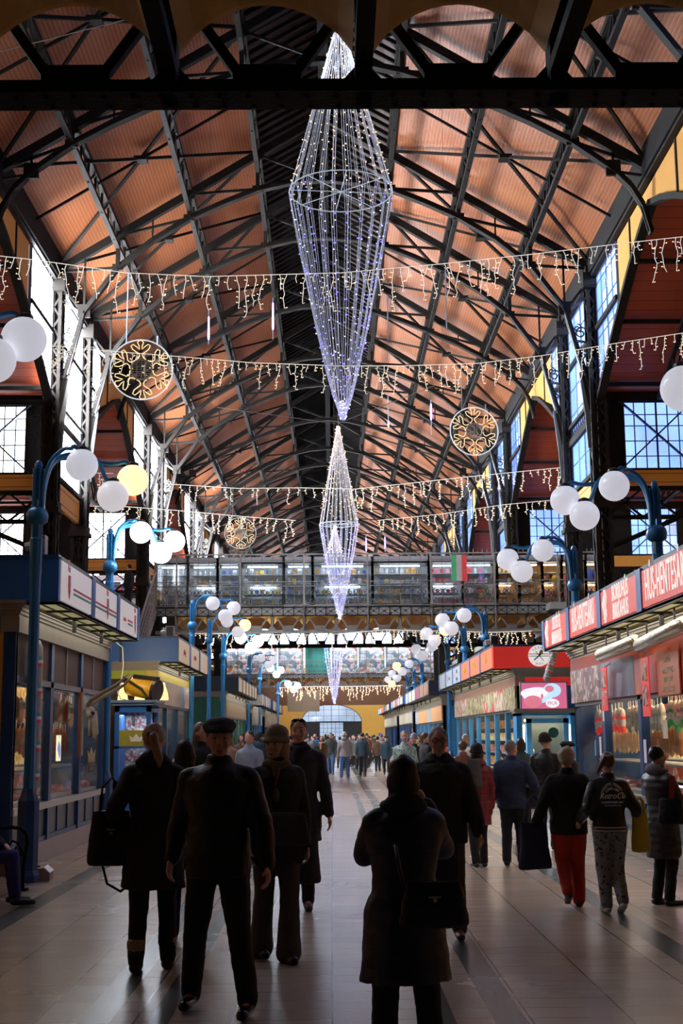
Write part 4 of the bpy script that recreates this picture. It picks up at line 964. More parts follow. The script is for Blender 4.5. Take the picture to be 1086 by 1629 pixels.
    for i in range(npan * 2 + 1): y = L * i / (npan * 2); bx(sb, f0, .0, y - .02, y + .02, zf - .03, zf)
    bx(sb, f0, f0 + .05, 0, L, zf - .03, zf + .01); bx(sb, (f0) / 2, f0 / 2 + .02, 0, L, zf - .015, zf)
    for i in range(1, npan): y = L * i / npan; bx(sb, f0 + .22, f0 + .27, y - .03, y + .03, zf - .22, zf)
    sb.obj('soffit_frame', BLACK, t)
    # end wall facing the camera
    e = MB()
    if endwin:
        bx(e, .16, depth, .0, .08, .29, zc)
        e.obj('end_panel', endm, t)
        bx(MB(), .0, .16, -.02, .1, .29, zc).obj('post', post, t)
    else: bx(e, .0, depth, .0, .08, .29, zc); e.obj('end_panel', endm, t)
    bx(MB(), .0, depth, L - .08, L, .29, zc).obj('end_panel', BLUED, t)
    bx(MB(), depth - .08, depth, 0, L, .29, zc).obj('back_wall', inner, t)
    bx(MB(), .1, depth, 0.05, L - .05, zc - .06, zc).obj('inner_ceiling', mat('pale_ceiling', (.3, .27, .22), .7), t)
    bx(MB(), f0 + .1, depth, 0, L, zf + .03, zf + .06).obj('roof', mat('roof_felt', (.08, .08, .09), .8), t)
    bx(MB(), .2, depth - .1, .1, L - .1, .29, .31).obj('inner_floor', DARKIN, t)
    tl = MB()
    for i in range(bays): yc = L * (i + .5) / bays; x = X(.75); tl.tube([(x, yc - .5, zc - .12), (x, yc + .5, zc - .12)], .025, 6)
    tl.obj('tube_lamp', emit('kiosk_tube_%d' % int(warm[2] * 100), warm, 5), t)
    if power: lamp_area((S * (Xw - ov * .5), (y0 + y1) / 2, zf - .05), (ov * .7, L * .9), power * (.16 if s > 0 else .3), (1, .9, .75))  # fill light added under the soffit to brighten the stall fronts
    if power: lamp_area((S * (Xw + .9), (y0 + y1) / 2, zc - .1), (.8, L * .85), power, warm)
    t['_'] = 0; del t['_']
    return t
def lettering(txt, m, size, sx=1, dy=0, dz=0, shear=0, curve=None, spacing=None, off=0):
    def f(sp, x, y, z, nx, w, h):
        mw = face_mat((x, y + dy, z + dz), (nx, 0, 0)); text(txt, size, m, parent=sp, mw=mw, sx=sx, shear=shear, curve=curve, spacing=spacing, off=off)
    return f
def multi(*fs):
    def f(*a):
        for q in fs: q(*a)
    return f
SW = mat('sign_white_letter', (.82, .80, .74), .5, 0, 0); SWL = mat('backlit_letter', (.8, .77, .72), .5, 0, 0, emis=(.85, .8, .75), es=.5); SR = mat('sign_red_letter', (.70, .08, .10), .5, 0, 0); SG = mat('sign_green_line', (.05, .40, .35), .5, 0, 0)
def griffin(m, dy, h=.40):
    """heraldic rampant beast emblem: curled outline of body, wing, tail"""
    def f(sp, x, y, z, nx, w, hh):
        b = MB(); mm = face_mat((x, y + dy, z), (nx, 0, 0)); q = h
        def T(u, v): p = mm @ Vector((u * q, v * q, .006)); return p
        b.tube([T(-.06, .46), (T(.04, .48)), T(.10, .40), T(.02, .34), T(.05, .22), T(.0, .05), T(.04, -.1), T(-.02, -.22)], [.012, .02, .024, .02, .035, .045, .04, .025], 6)
        b.tube([T(.04, .2), T(.16, .34), T(.22, .24), T(.16, .1), T(.1, .02)], [.012, .022, .02, .016, .006], 5)
        b.tube([T(.0, .15), T(-.14, .24), T(-.16, .16)], .011, 5); b.tube([T(.0, .05), T(-.14, .08), T(-.13, .0)], .011, 5)
        b.tube([T(.04, -.1), T(-.12, -.2), T(-.06, -.34), T(-.14, -.38)], .013, 5); b.tube([T(.05, -.12), T(.12, -.26), T(.04, -.38), T(-.04, -.42)], .014, 5)
        b.tube([T(.08, -.1), T(.2, -.14), T(.2, -.3), T(.13, -.36), T(.1, -.46), T(-.02, -.5), T(-.1, -.46)], .010, 5)
        b.obj('heraldic_beast', m, sp)
    return f
def stripes_sign(first, word=None):
    def f(sp, x, y, z, nx, w, h):
        for zz, m_ in ((-.06, SR), (-.12, SG)):
            b = MB(); a0, a1 = (y - w / 2 + .02, y + w / 2 - .02)
            if nx > 0: 
                if first == 0: a0 = y - w * .15
                if first == 2: a0 = y - w * .05; a1 = y + .2 * w
            b.box((min(x, x + nx * .01), a0, z + zz), (max(x, x + nx * .01), a1, z + zz + .028)); b.obj('stripe', m_, sp)
        yy = {0: y - w * .33, 1: y + w * .02, 2: y + w * .33}[first]
        b = MB(); q = [(-.07, .10), (.07, .10), (.08, -.02), (.05, -.15), (0, -.22), (-.05, -.15), (-.08, -.02)]
        mm = face_mat((x + nx * .012, yy, z), (nx, 0, 0)); b.prism([mm @ Vector((u, v, 0)) for u, v in q], (nx * .006, 0, 0)); b.obj('red_shield', SR, sp)
        bb = MB()
        for u in (-.045, 0, .045): bb.prism([mm @ Vector((u - .01, .08, .008)), mm @ Vector((u + .01, .08, .008)), mm @ Vector((u + .008, -.1, .008)), mm @ Vector((u - .008, -.1, .008))], (nx * .002, 0, 0))
        bb.obj('shield_stripes', SW, sp)
        text('Pick', .13, SR, parent=sp, mw=face_mat((x + nx * .008, yy, z + .19), (nx, 0, 0)), sx=.8, ext=.002)
        if word: text(word, .10, SR, parent=sp, mw=face_mat((x + nx * .008, y - w * .25, z - .06), (nx, 0, 0)), ext=.002, shear=.3)
    return f
WSIGN = mat('white_sign_panel', (.70, .68, .66), .4, 0, .03, emis=(.8, .76, .74), es=.25)
k1 = kiosk(-1, 16.95, 23.75, 'blue fascia butcher stall with white striped signs, nearest on the left', sign=WSIGN, signs=[stripes_sign(0), stripes_sign(1), stripes_sign(2, 'Szalámi')], power=38, warm=(1, .66, .36))
REDP = lambda a, b, sx=.62: multi(griffin(SWL, .80, .46), lettering(a, SWL, .31, sx, -.16, .12, off=.001, spacing=1.1), lettering(b, SWL, .31, sx, -.16, -.13, off=.001, spacing=1.1))
FOOD = [spots('garlic_pepper_photo', [(.12, .05, .05), (.45, .36, .32), (.30, .12, .10), (.16, .08, .10), (.55, .48, .42)], 9, .35), spots('grape_photo', [(.05, .05, .09), (.10, .10, .16), (.2, .2, .26), (.08, .06, .09)], 3, .35), spots('red_meat_photo', [(.55, .08, .03), (.65, .16, .05), (.45, .05, .03)], 2, .35), spots('pepper_photo', [(.10, .09, .03), (.32, .26, .10), (.2, .12, .04), (.45, .40, .2)], 8, .4)]
k2 = kiosk(1, 13.9, 24.05, 'red sign butcher stall, nearest on the right', Xw=4.37, Xf=3.87, zt=3.72, zf=3.19, zc=2.80, ztr=2.21, bays=4, npan=4, sign=REDO,
           signs=[multi(lettering('HÚS-HENTESÁRU', SWL, .54, .44, 0, 0, off=.001, spacing=1.12)), REDP('BORJUHÚS', 'BIRKAHÚS'), lettering('HÚS-HENTESÁRU', SWL, .54, .40, 0, 0, off=.001, spacing=1.12), REDP('SERTÉS ÉS', 'MARHAHÚS', .55)],
           transom=[FOOD[2], FOOD[2], FOOD[1], FOOD[0]], band=mat('red_frieze', (.35, .05, .03), .5), power=150, warm=(1, .80, .55), inner=mat('warm_tiled_back', (.42, .30, .18), .5), zg=.82)
CREAMS = mat('cream_sign', (.66, .55, .36), .45, 0, .08, emis=(.7, .55, .33), es=.2)
STEELP = mat('reflecting_steel_panel', (.62, .58, .52), .18, .9, .2, 3, bump=.25, bscale=2.5)
k3 = kiosk(-1, 31.0, 38.2, 'blue stall with cream signs and steel awning panels, second on the left', sign=CREAMS, Xw=4.12, Xf=3.58, transom=[STEELP, STEELP, STEELP], band=mat('yellow_frieze', (.60, .50, .10), .5), endband=mat('lime_frieze', (.40, .52, .04), .5), endm=DARKIN,
           signs=[lettering('pékség', SR, .2, .9), lettering('cukrászda', SR, .17, .8), None], power=70, warm=(1, .62, .3), inner=mat('warm_back', (.35, .18, .07), .7), ztr=2.45)
ORS = mat('orange_red_sign', (.72, .12, .03), .45, 0, .1, emis=(.75, .12, .03), es=.3); WS2 = mat('pale_blue_sign', (.5, .58, .62), .45)
YT = mat('yellow_letter', (.75, .5, .08), .5, 0, 0); GT = mat('grey_letter', (.2, .22, .25), .5, 0, 0)
k4 = kiosk(1, 31.0, 46.4, 'long stall with bright red end fascia and a round white emblem', Xw=4.30, Xf=3.76, zt=3.74, zf=3.20, zc=2.80, ztr=2.25, bays=7, npan=6, fas=BLUE, endfas=RED, endband=RED,
           signmats=[ORS, ORS, ORS, WS2, WS2, WS2], signs=[lettering('HÚS', YT, .28, .8), lettering('KOLBÁSZ', YT, .26, .7), lettering('SZALÁMI', YT, .26, .7), multi(lettering('1', SR, .3, 1, .6), lettering('zöldség', GT, .15, 1, -.1, .1), lettering('gyümölcs', GT, .15, 1, -.1, -.12)), multi(lettering('2', SR, .3, 1, .6), lettering('savanyú', GT, .15, 1, -.1)), None],
           transom=[FOOD[3], spots('poster_red_white', [(.5, .05, .04), (.55, .5, .42), (.3, .3, .1)], 5), spots('poster_red_green', [(.5, .05, .04), (.25, .35, .12), (.5, .46, .4)], 5), FOOD[3]], band=mat('pinkish_frieze', (.35, .18, .13), .5), power=170, warm=(1, .75, .48), inner=MATS['warm_tiled_back'], post=mat('bright_blue_post', (.03, .20, .42), .4), endm=BLUE, endwin=False)
k5 = kiosk(-1, 52.2, 64.5, 'green stall under a dark fascia, third on the left', Xw=4.2, Xf=3.66, fas=mat('navy_fascia', (.012, .04, .08), .5), post=GREEN, endm=GREEN, endband=GREEN, sign=CREAMS, npan=6, bays=5, transom=[mat('beige_awning', (.42, .34, .2), .6), MATS['beige_awning']], power=110, warm=(1, .7, .4), endwin=False, inner=MATS['warm_back'])
k6 = kiosk(1, 51.3, 67.5, 'brown and blue stall, third on the right', Xw=4.25, Xf=3.72, zt=3.74, zf=3.2, zc=2.8, ztr=2.2, npan=6, bays=6, signmats=[mat('brown_sign', (.30, .12, .03)), MATS['brown_sign'], mat('wine_sign', (.25, .03, .04)), CREAMS, CREAMS, WS2], endfas=mat('wine_fascia', (.03, .05, .13)), transom=[mat('orange_awning', (.55, .25, .07), .6), MATS['orange_awning'], mat('grey_awning', (.3, .3, .26), .6)], power=150, warm=(1, .7, .42), inner=MATS['warm_back'], post=MATS['bright_blue_post'], endm=MATS['bright_blue_post'], endwin=False)
for (s, a, b, lb, em) in ((-1, 70.5, 80, 'stall with a pale cornice, fourth on the left', CORN), (1, 70.5, 84, 'stall with a bright blue fascia end, fourth on the right', BLUE), (-1, 84, 100, 'small far stall, fifth on the left', BLUED), (1, 87.5, 108, 'small far stall, fifth on the right', BLUED)):
    kiosk(s, a, b, lb, Xw=4.25, Xf=3.72, zt=3.9 if s < 0 else 3.74, zf=3.3, zc=2.9, ztr=2.3, npan=5, bays=4, signmats=[CREAMS, WS2, ORS if s > 0 else CREAMS], endfas=em, endm=BLUED, endwin=False, transom=[MATS['grey_awning'], MATS['beige_awning']], power=90, warm=(1, .72, .45), inner=MATS['warm_back'])
# ---- round emblem on the red end fascia
Yk = 31.0 - .13
c = PY(857, 1043, Yk); t = thing('round_emblem', 'round white butcher emblem with crossed cleavers on the red end fascia', 'sign', (c.x, Yk - .02, c.z))
rr = .25
MB().prism([(rr * math.cos(2 * PI * k / 28), 0, rr * math.sin(2 * PI * k / 28)) for k in range(28)], (0, .02, 0)).obj('disc', mat('brightened_white_disc', (.8, .78, .75), .4, 0, 0, emis=(.9, .87, .85), es=.5), t)  # disc given its own glow to brighten the emblem
for zz, m_ in ((.03, SR), (-.02, SG)): MB().box((-.24, -.006, zz), (.24, 0, zz + .016)).obj('stripe', m_, t)
b = MB(); b.prism([(-.02, -.012, .0), (.08, -.012, .03), (.11, -.012, .15), (.02, -.012, .12)], (0, .006, 0)); b.obj('cleaver', mat('cleaver_tan', (.5, .36, .15), .5), t)
b = MB(); b.beam((-.12, -.012, -.1), (.04, -.012, .03), .02, .025); b.beam((.10, -.012, -.12), (-.08, -.012, .1), .02, .012); b.obj('crossed_handles', BLACK, t)
text('SZABÓ', .085, BLACK, parent=t, mw=face_mat((0, -.008, .185), (0, -1, 0)), ext=.002, curve=.19, spacing=1.35)
text('HÚS', .075, BLACK, parent=t, mw=face_mat((0, -.008, -.19), (0, -1, 0)), ext=.002, spacing=1.5)
# ---- striped salami shapes
def salami(label, p0, p1, r, lit=1.0, logo=None):
    p0 = Vector(p0); p1 = Vector(p1); d = p1 - p0; L = d.length; t = thing('giant_salami', label, 'advertising salami', p0); z = d.normalized()
    b = MB(); prof = [(.02, 0), (.6, .01), (.95, .05), (1, .12), (1, .88), (.95, .95), (.6, .99), (.02, 1)]
    q = z.to_track_quat('Z', 'Y').to_matrix()
    def build(prof, rad): bb = MB(); bb.lathe([(rad * a, L * u) for a, u in prof], n=20); bb.v = [tuple(q @ Vector(v)) for v in bb.v]; return bb
    build(prof, r).obj('casing', mat('salami_casing', (.36, .34, .30), .5), t, smooth=True)
    for u in (.10, .28, .46, .64, .82):
        for du, m_ in ((0, SR), (.022, SW), (.044, SG)): build([(1.015, u + du), (1.015, u + du + .02)], r).obj('band', m_, t)
    if logo:
        lp = q @ Vector((0, 0, L * logo)); w = .9 * r
        MB().prism([(lp.x - w, -r * 1.03, lp.z), (lp.x, -r * 1.03, lp.z - w), (lp.x + w, -r * 1.03, lp.z), (lp.x, -r * 1.03, lp.z + w)], (0, .02, 0)).obj('diamond_label', SW, t)
        text('PICK', r * .7, SR, parent=t, mw=face_mat((lp.x, -r * 1.05 - .01, lp.z), (0, -1, 0)), ext=.002)
    return t
a, b = PY(868, 1084, 30.2), PY(884, 1030, 30.2)
salami('giant striped salami hanging beside the round emblem', a, b, .085, logo=.55)
a, b = PY(51, 1240, 16.6), PY(51, 1012, 16.6)
salami('tall striped salami column behind the nearest left lamp post', (-3.94, 17.65, .95), (-3.94, 17.65, 3.0), .10)
# clear tubes under the right fascia
for (x0, y0, x1, y1, lab) in ((1016, 1028, 1090, 992, 'nearer'), (954, 1043, 1012, 1020, 'farther')):
    p, q = PX(x0, y0, 4.12), PX(x1, y1, 4.12)
    t = thing('heater_tube', f'{lab} cylindrical foil heater under the red signs', 'heater', p); d = q - p
    MB().tube([(0, 0, 0), d * .03, d * .97, d], [.07, .10, .10, .07], 14).obj('foil_cylinder', mat('foil', (.55, .5, .38), .22, .8, .3, 12, bump=.5, bscale=14), t, smooth=True)
    MB().beam(d * .2 + Vector((0, 0, .09)), d * .2 + Vector((0, 0, .26)), .02, .02).beam(d * .8 + Vector((0, 0, .09)), d * .8 + Vector((0, 0, .26)), .02, .02).obj('hanger', BLACK, t)
# ---- lit salami advert and doorway of the red-ended stall
Yd = 30.2
p, q = PY(830, 1130, Yd), PY(900, 1086, Yd); w, h = q.x - p.x, q.z - p.z
t = thing('lit_poster', 'pink backlit salami poster above the glowing blue doorway', 'poster', (p.x, Yd, p.z))
MB().box((-.03, .0, -.03), (w + .03, .1, h + .03)).obj('poster_frame', STEEL, t)
MB().box((0, -.01, 0), (w, .0, h)).obj('poster_face', emit('poster_pink', (.72, .16, .32), .55), t)
def disc(cx, cz, rx, rz, m, nm, y=-.016, n=20, a0=0, a1=2 * PI): MB().prism([(cx + rx * math.cos(a0 + (a1 - a0) * k / n), y, cz + rz * math.sin(a0 + (a1 - a0) * k / n)) for k in range(n)], (0, .006, 0)).obj(nm, m, t)
PB = emit('poster_paleblue', (.45, .68, .9), .8); PW = emit('poster_white', (.85, .8, .85), .8); PR = emit('poster_salami', (.75, .22, .30), .6)
disc(w * .36, h * .55, w * .34, h * .30, PB, 'wrapped_salami'); disc(w * .28, h * .62, w * .3, h * .2, PW, 'salami_label', -.022); disc(w * .68, h * .72, w * .2, h * .26, PB, 'wrapped_salami', -.018)
disc(w * .25, h * .32, w * .20, h * .22, PR, 'salami_slice', -.026); disc(w * .62, h * .78, w * .1, h * .12, PR, 'salami_slice', -.026); disc(w * .45, h * .5, w * .03, h * .1, PR, 'stripe', -.03)
disc(w * .68, h * .25, w * .15, h * .16, PW, 'round_tag', -.028); text('PICK', .11, SR, parent=t, mw=face_mat((w * .68, -.036, h * .25), (0, -1, 0)), ext=.001)
p, q = PY(826, 1300, Yd), PY(915, 1131, Yd)
t = thing('glowing_doorway', 'light blue doorway glowing white inside, end of the red-ended stall', 'doorway', (p.x, Yd, 0)); w = q.x - p.x; h = q.z
LBL = mat('light_blue_frame', (.10, .42, .75), .35, 0, .05, emis=(.1, .45, .9), es=0)
b = MB(); b.box((0, 0, 0), (.12, .6, h)); b.box((w - .12, 0, 0), (w, .6, h)); b.box((0, 0, h - .1), (w, .6, h)); b.obj('outer_frame', mat('doorway_blue', (.03, .28, .60), .4), t)
b = MB(); b.box((-.05, -.04, h), (w + .05, .65, h + .06)); b.box((-.02, -.02, h - .04), (w + .02, .62, h)); b.obj('lintel', CORN, t)
b = MB(); b.box((.22, .02, 0.1), (.34, .1, h - .16)); b.box((w - .28, .02, .1), (w - .16, .1, h - .16)); b.box((.22, .02, h - .26), (w - .16, .1, h - .16)); b.box((.22, .02, .1), (w - .16, .1, .9)); b.obj('door_leaf', LBL, t)
MB().box((.34, .05, .9), (w - .28, .06, h - .26)).obj('door_glass', KGLASS, t)
MB().box((.12, .5, .1), (w - .12, .55, h - .1)).obj('inner_wall', mat('olive_shop_wall', (.16, .12, .05), .6), t)
MB().tube([(.2, .2, h - .2), (w - .2, .2, h - .2)], .03, 6).obj('tube_lamp', emit('bright_cold_tube', (.85, .93, 1), 7), t)
MB().tube([(.17, .1, .4), (.17, .1, h - .3)], .02, 6).tube([(w - .14, .1, .4), (w - .14, .1, h - .3)], .02, 6).obj('upright_tubes', emit('bright_cold_tube', (.85, .93, 1), 7), t)
MB().prism([(w * .62 + .12 * math.cos(2 * PI * k / 18), .04, h - .48 + .12 * math.sin(2 * PI * k / 18)) for k in range(18)], (0, .01, 0)).obj('green_sticker', GREEN, t)
MB().tube([(.36, -.01, 1.05), (.36, -.05, 1.1), (.36, -.05, 1.3), (.36, -.01, 1.35)], .012, 6).obj('door_handle', STEEL, t)
lamp_area((p.x + w / 2, Yd - .25, 2.1), (.8, .3), 20, (.8, .9, 1), (R(-60), 0, 0)); lamp_area((p.x + w / 2, Yd + .3, h - .25), (.9, .3), 5, (.85, .93, 1))  # first is a fill light added in front; second lights the interior
# ---- blue booth and yellow spotlight cannon at the left
Yb_ = 29.6; p, q = PY(180, 1262, Yb_), PY(240, 1122, Yb_); w = q.x - p.x; h = q.z
t = thing('blue_booth', 'bright blue glazed entrance booth in front of the second left stall', 'booth', (p.x, Yb_, 0))
b = MB(); b.box((0, 0, 0), (.1, 1.3, h)); b.box((w - .1, 0, 0), (w, .1, h)); b.box((w - .1, 1.2, 0), (w, 1.3, h)); b.box((0, 0, h - .14), (w, 1.3, h)); b.box((0, 0, 0), (w, .08, .75)); b.box((0, .0, 1.45), (w, .05, 1.5)); b.obj('booth_frame', BLUE, t)
b = MB(); b.box((-.06, -.06, h), (w + .08, 1.36, h + .06)); b.box((-.1, -.1, h + .06), (w + .12, 1.4, h + .12)); b.obj('booth_cornice', mat('grey_blue_cornice', (.10, .18, .32), .5), t)
MB().box((.1, .03, 1.5), (w - .1, .04, 1.85)).obj('olive_panel', mat('olive_sign', (.35, .33, .04), .5), t)
b = MB(); cx = w * .6; b.prism([(cx - .12, .02, 1.6), (cx - .15, .02, 1.74), (cx - .07, .02, 1.68), (cx, .02, 1.78), (cx + .07, .02, 1.68), (cx + .15, .02, 1.74), (cx + .12, .02, 1.6)], (0, .008, 0)); b.obj('crown_emblem', SW, t)
MB().box((.1, .1, .75), (w - .1, .11, 1.45)).obj('booth_glass', KGLASS, t); MB().box((.1, 1.0, .75), (w - .1, 1.05, h - .14)).obj('back_shelf', spots('goods_pattern', [(.25, .2, .2), (.5, .45, .42), (.3, .05, .06), (.1, .14, .2), (.3, .3, .3)], 22), t)
MB().box((.25, .9, 1.98), (w - .5, .98, h - .2)).obj('dark_screen', BLACK, t)
lamp_area((p.x + w / 2, Yb_ + .5, h - .2), (.6, .5), 8, (.9, .9, 1))
lamp_area((p.x + w * .4, Yb_ - 1.4, h + 1.3), (.8, .3), 14, (1, .8, .5), (R(55), 0, 0))  # warm fill light added to brighten the yellow spotlight
c = PY(228, 1095, 30.0)
t = thing('yellow_spotlight', 'yellow barrel spotlight with black lens on top of the blue booth', 'spotlight', (c.x, 30.0, c.z))
d = Vector((.55, -.25, -.12)); a = -d * .62
MB().tube([a, a * .9, d * .55], [.19, .22, .22], 20).obj('barrel', mat('yellow_enamel', (.85, .45, .02), .35), t, smooth=True)
MB().tube([d * .52, d * .62], [.25, .25], 20).tube([a * 1.03, a * .97], [.2, .215], 20).obj('lens_ring', BLACK, t)
MB().beam((-.2, .05, .27), (.34, -.12, .2), .2, .09).obj('control_box', BLACK, t)
MB().tube([(-.45, -.1, .25), (.0, -.28, -.02), (.12, -.28, -.2), (.12, -.1, -.42)], .025, 6).tube([(.1, .1, -.42), (.1, .1, -.2)], .08, 8).box((-.1, -.3, -.45), (.4, .2, -.42)).obj('yoke', BLACK, t)
for i, xx in enumerate((-.5, -.12, .2, .42)):
    MB().lathe([(.01, 0), (.12, 0), (.10, .15), (.05, .3), (.03, .38), (.001, .4)], n=10).obj('lantern', emit('amber_lantern', (1, .6, .2), 1.6), smooth=True, loc=(c.x + xx, 29.95 + .3, q.z + .13), label='small amber glowing lantern on the blue booth under the spotlight', cat='lantern', group='amber lanterns on the booth')
pp = [PY(x, y, 29.5) for x, y in ((185, 1022), (195, 1030), (196, 1060), (193, 1085), (187, 1102), (192, 1112), (205, 1114))]
MB().tube(pp, .014, 6).obj('cable', WHITE, label='white cable looping down to the blue booth', cat='cable')
# ---- loudspeakers
for (px, py, Y, lab, sc_) in ((64, 868, 17.8, 'on the nearest left stall roof', 1), (271, 1006, 31.3, 'on the second left stall roof', 1.1), (786, 1021, 31.6, 'on the red-ended stall roof', 1.1)):
    c = PY(px, py, Y); t = thing('loudspeaker', f'grey horn loudspeaker {lab}', 'loudspeaker', c); t.scale = (sc_,) * 3
    MB().box((-.09, -.12, -.13), (.09, .06, .13)).obj('horn_box', mat('speaker_grey', (.30, .29, .26), .6), t); MB().box((-.07, -.13, -.11), (.07, -.115, .11)).obj('horn_mouth', BLACK, t)
    MB().tube([(-.1, 0, 0), (-.2, 0, -.02)], .06, 8).obj('driver', MATS['speaker_grey'], t); MB().box((-.02, -.02, -.33), (.02, .02, -.13)).obj('bracket', BLACK, t)
# ================================================================== goods inside the nearest stalls
SAUS = {}
def sausage(kind, loc, label, group, sc_=1, rz=0):
    if kind not in SAUS:
        cols = {'dark': (.10, .03, .02), 'brown': (.28, .11, .04), 'red': (.42, .05, .03), 'white': (.62, .56, .48), 'green': (.55, .55, .48), 'redwhite': (.60, .50, .44), 'pale': (.50, .34, .2)}
        t = thing('hanging_sausage', label, 'sausage', (0, 0, 0)); w = .035 if kind in ('dark', 'brown', 'red', 'pale') else .045
        MB().tube([(0, 0, 0), (0, 0, -.03), (.004, 0, -.08), (.008, 0, -.2), (0, 0, -.33), (0, 0, -.37)], [w * .2, w * .8, w, w, w * .9, w * .2], 8).obj('casing', mat('sausage_' + kind, cols[kind], .35, 0, .35, 25), t, smooth=True)
        MB().tube([(0, 0, 0), (0, 0, .10)], .006, 4).obj('string', WHITE, t)
        if kind in ('green', 'redwhite', 'white'):
            mm = {'green': GREEN, 'redwhite': RED, 'white': STEEL}[kind]; MB().tube([(0, 0, -.28), (0, 0, -.33), (0, 0, -.38)], [w * 1.05, w * 1.02, w * .4], 8).obj('wrapper_end', mat('bright_green', (.02, .42, .10), .3) if kind == 'green' else mm, t); MB().tube([(.004, 0, -.12), (.006, 0, -.17)], w * 1.04, 8).obj('label_band', mat('teal_band', (.02, .3, .25)) if kind == 'green' else mm, t)
        SAUS[kind] = t; o = t
    else: o = dup(SAUS[kind])
    o.location = loc; o.rotation_euler = (0, 0, rz); o.scale = (sc_,) * 3; tag(o, label, 'sausage', group); return o
def hang_row(kind, X, ya, yb, z, label, group, step=.12, sc_=1, jit=.03):
    r = MB(); 
    y = ya
    while y < yb: sausage(kind, (X + rnd.uniform(-.02, .02), y, z + rnd.uniform(-jit, jit)), label, group, sc_ * rnd.uniform(.85, 1.1), rnd.uniform(0, 3)); y += step
    MB().tube([(X, ya - .1, z + .12), (X, yb + .05, z + .12)], .01, 5).obj('hanging_rail', STEEL, label='steel rail carrying ' + label.split(' hanging')[0].split(' ', 1)[0] + ' sausages ' + group.split(' ', 1)[1], cat='rail')
xr = 4.37
B = [(13.9 + 10.15 / 4 * i, 13.9 + 10.15 / 4 * (i + 1)) for i in range(4)]
hang_row('redwhite', xr + .35, B[3][0] + .2, B[3][1] - .2, 2.1, 'red and white wrapped salami hanging in the corner window', 'salamis in the far window of the nearest right stall', .11)
hang_row('pale', xr + .6, B[3][0] + .2, B[3][1] - .2, 1.75, 'pale dry sausage hanging below the wrapped salamis', 'lower sausages in the far window of the nearest right stall', .13)
hang_row('white', xr + .35, B[2][0] + .2, B[2][1] - .2, 2.1, 'white mould salami hanging in the middle window', 'salamis in the middle window of the nearest right stall', .10)
hang_row('brown', xr + .6, B[2][0] + .2, B[2][1] - .2, 1.8, 'brown smoked sausage hanging behind the middle window', 'lower sausages in the middle window of the nearest right stall', .14, 1.2)
hang_row('green', xr + .35, B[1][0] + .2, B[1][1] - .2, 2.12, 'green tipped salami hanging in the window behind the hooded shopper', 'salamis in the near window of the nearest right stall', .10)
hang_row('red', xr + .6, B[1][0] + .2, B[1][1] - .2, 1.8, 'deep red ham sausage hanging under the green tipped salamis', 'lower sausages in the near window of the nearest right stall', .13, 1.3)
hang_row('redwhite', xr + .35, B[0][0] + 1.2, B[0][1] - .2, 2.1, 'wrapped salami hanging at the edge of the frame', 'salamis in the window at the frame edge', .12)
xl = -4.03; BL = [(16.95 + 6.8 / 3 * i, 16.95 + 6.8 / 3 * (i + 1)) for i in range(3)]
for k, (a, b) in enumerate(BL):
    w_ = ('first', 'second', 'third')[k]
    hang_row('dark', xl - .4, a + .2, b - .2, 2.3, f'dark smoked sausage hanging high in the {w_} window', f'upper sausages in the {w_} left window', .13)
    hang_row('brown' if k else 'red', xl - .65, a + .2, b - .2, 1.85, f'brown sausage hanging lower in the {w_} window', f'lower sausages in the {w_} left window', .15, 1.15)
# meat counters
PINK = spots('mince_meat', [(.62, .12, .13), (.72, .22, .22), (.50, .06, .08), (.75, .35, .33), (.60, .25, .12)], 14, .3, bump=.6)
def counter(S, X0, a, b, lab, z0=.82):
    t = thing('display_counter', lab, 'display counter', (X0, a, .31)); L = b - a
    xs = sorted((0, S * .9)); MB().box((xs[0], 0, 0), (xs[1], L, z0 - .31 + .05)).obj('cabinet', STEEL, t)
    MB().prism([(S * .12, 0, z0 - .24), (S * .02, 0, z0 - .1), (S * .25, 0, z0 + .12), (S * .27, 0, z0 + .12)], (0, L, 0)).obj('curved_glass', KGLASS, t)
    MB().box((min(S * .25, S * .8), 0, z0 + .10), (max(S * .25, S * .8), L, z0 + .13)).obj('top_shelf', STEEL, t)
    rt = random.Random(int(a * 10)); y = .15; i = 0
    while y < L - .15:
        b_ = MB(); 
        for _ in range(7): b_.sphere((S * rt.uniform(.15, .5), rt.uniform(-.12, .12), .0 + rt.uniform(0, .05)), rt.uniform(.06, .10), 8, 5, 1.2, 1, .7)
        o = b_.obj('meat_pile', PINK, smooth=True, loc=(X0, a + y, z0 + .05)); tag(o, f'pink heap of meat on display in the {lab}', 'meat', f'meat heaps in the {lab}'); y += .42; i += 1
    return t
counter(-1, -4.12, 17.1, 21.0, 'glass meat counter behind the first left windows'); counter(-1, -4.12, 21.3, 23.5, 'glass meat counter behind the last left window')
counter(1, 4.46, 14.2, 18.8, 'lit glass meat counter behind the hooded shopper'); counter(1, 4.46, 19.1, 23.8, 'glass meat counter behind the right middle windows')
MB().tube([(4.40, 14.3, 1.02), (4.40, 18.7, 1.02)], .012, 6).obj('pink_light_strip', emit('magenta_strip', (1, .25, .75), 6), label='thin magenta light strip along the right meat counter', cat='light strip')
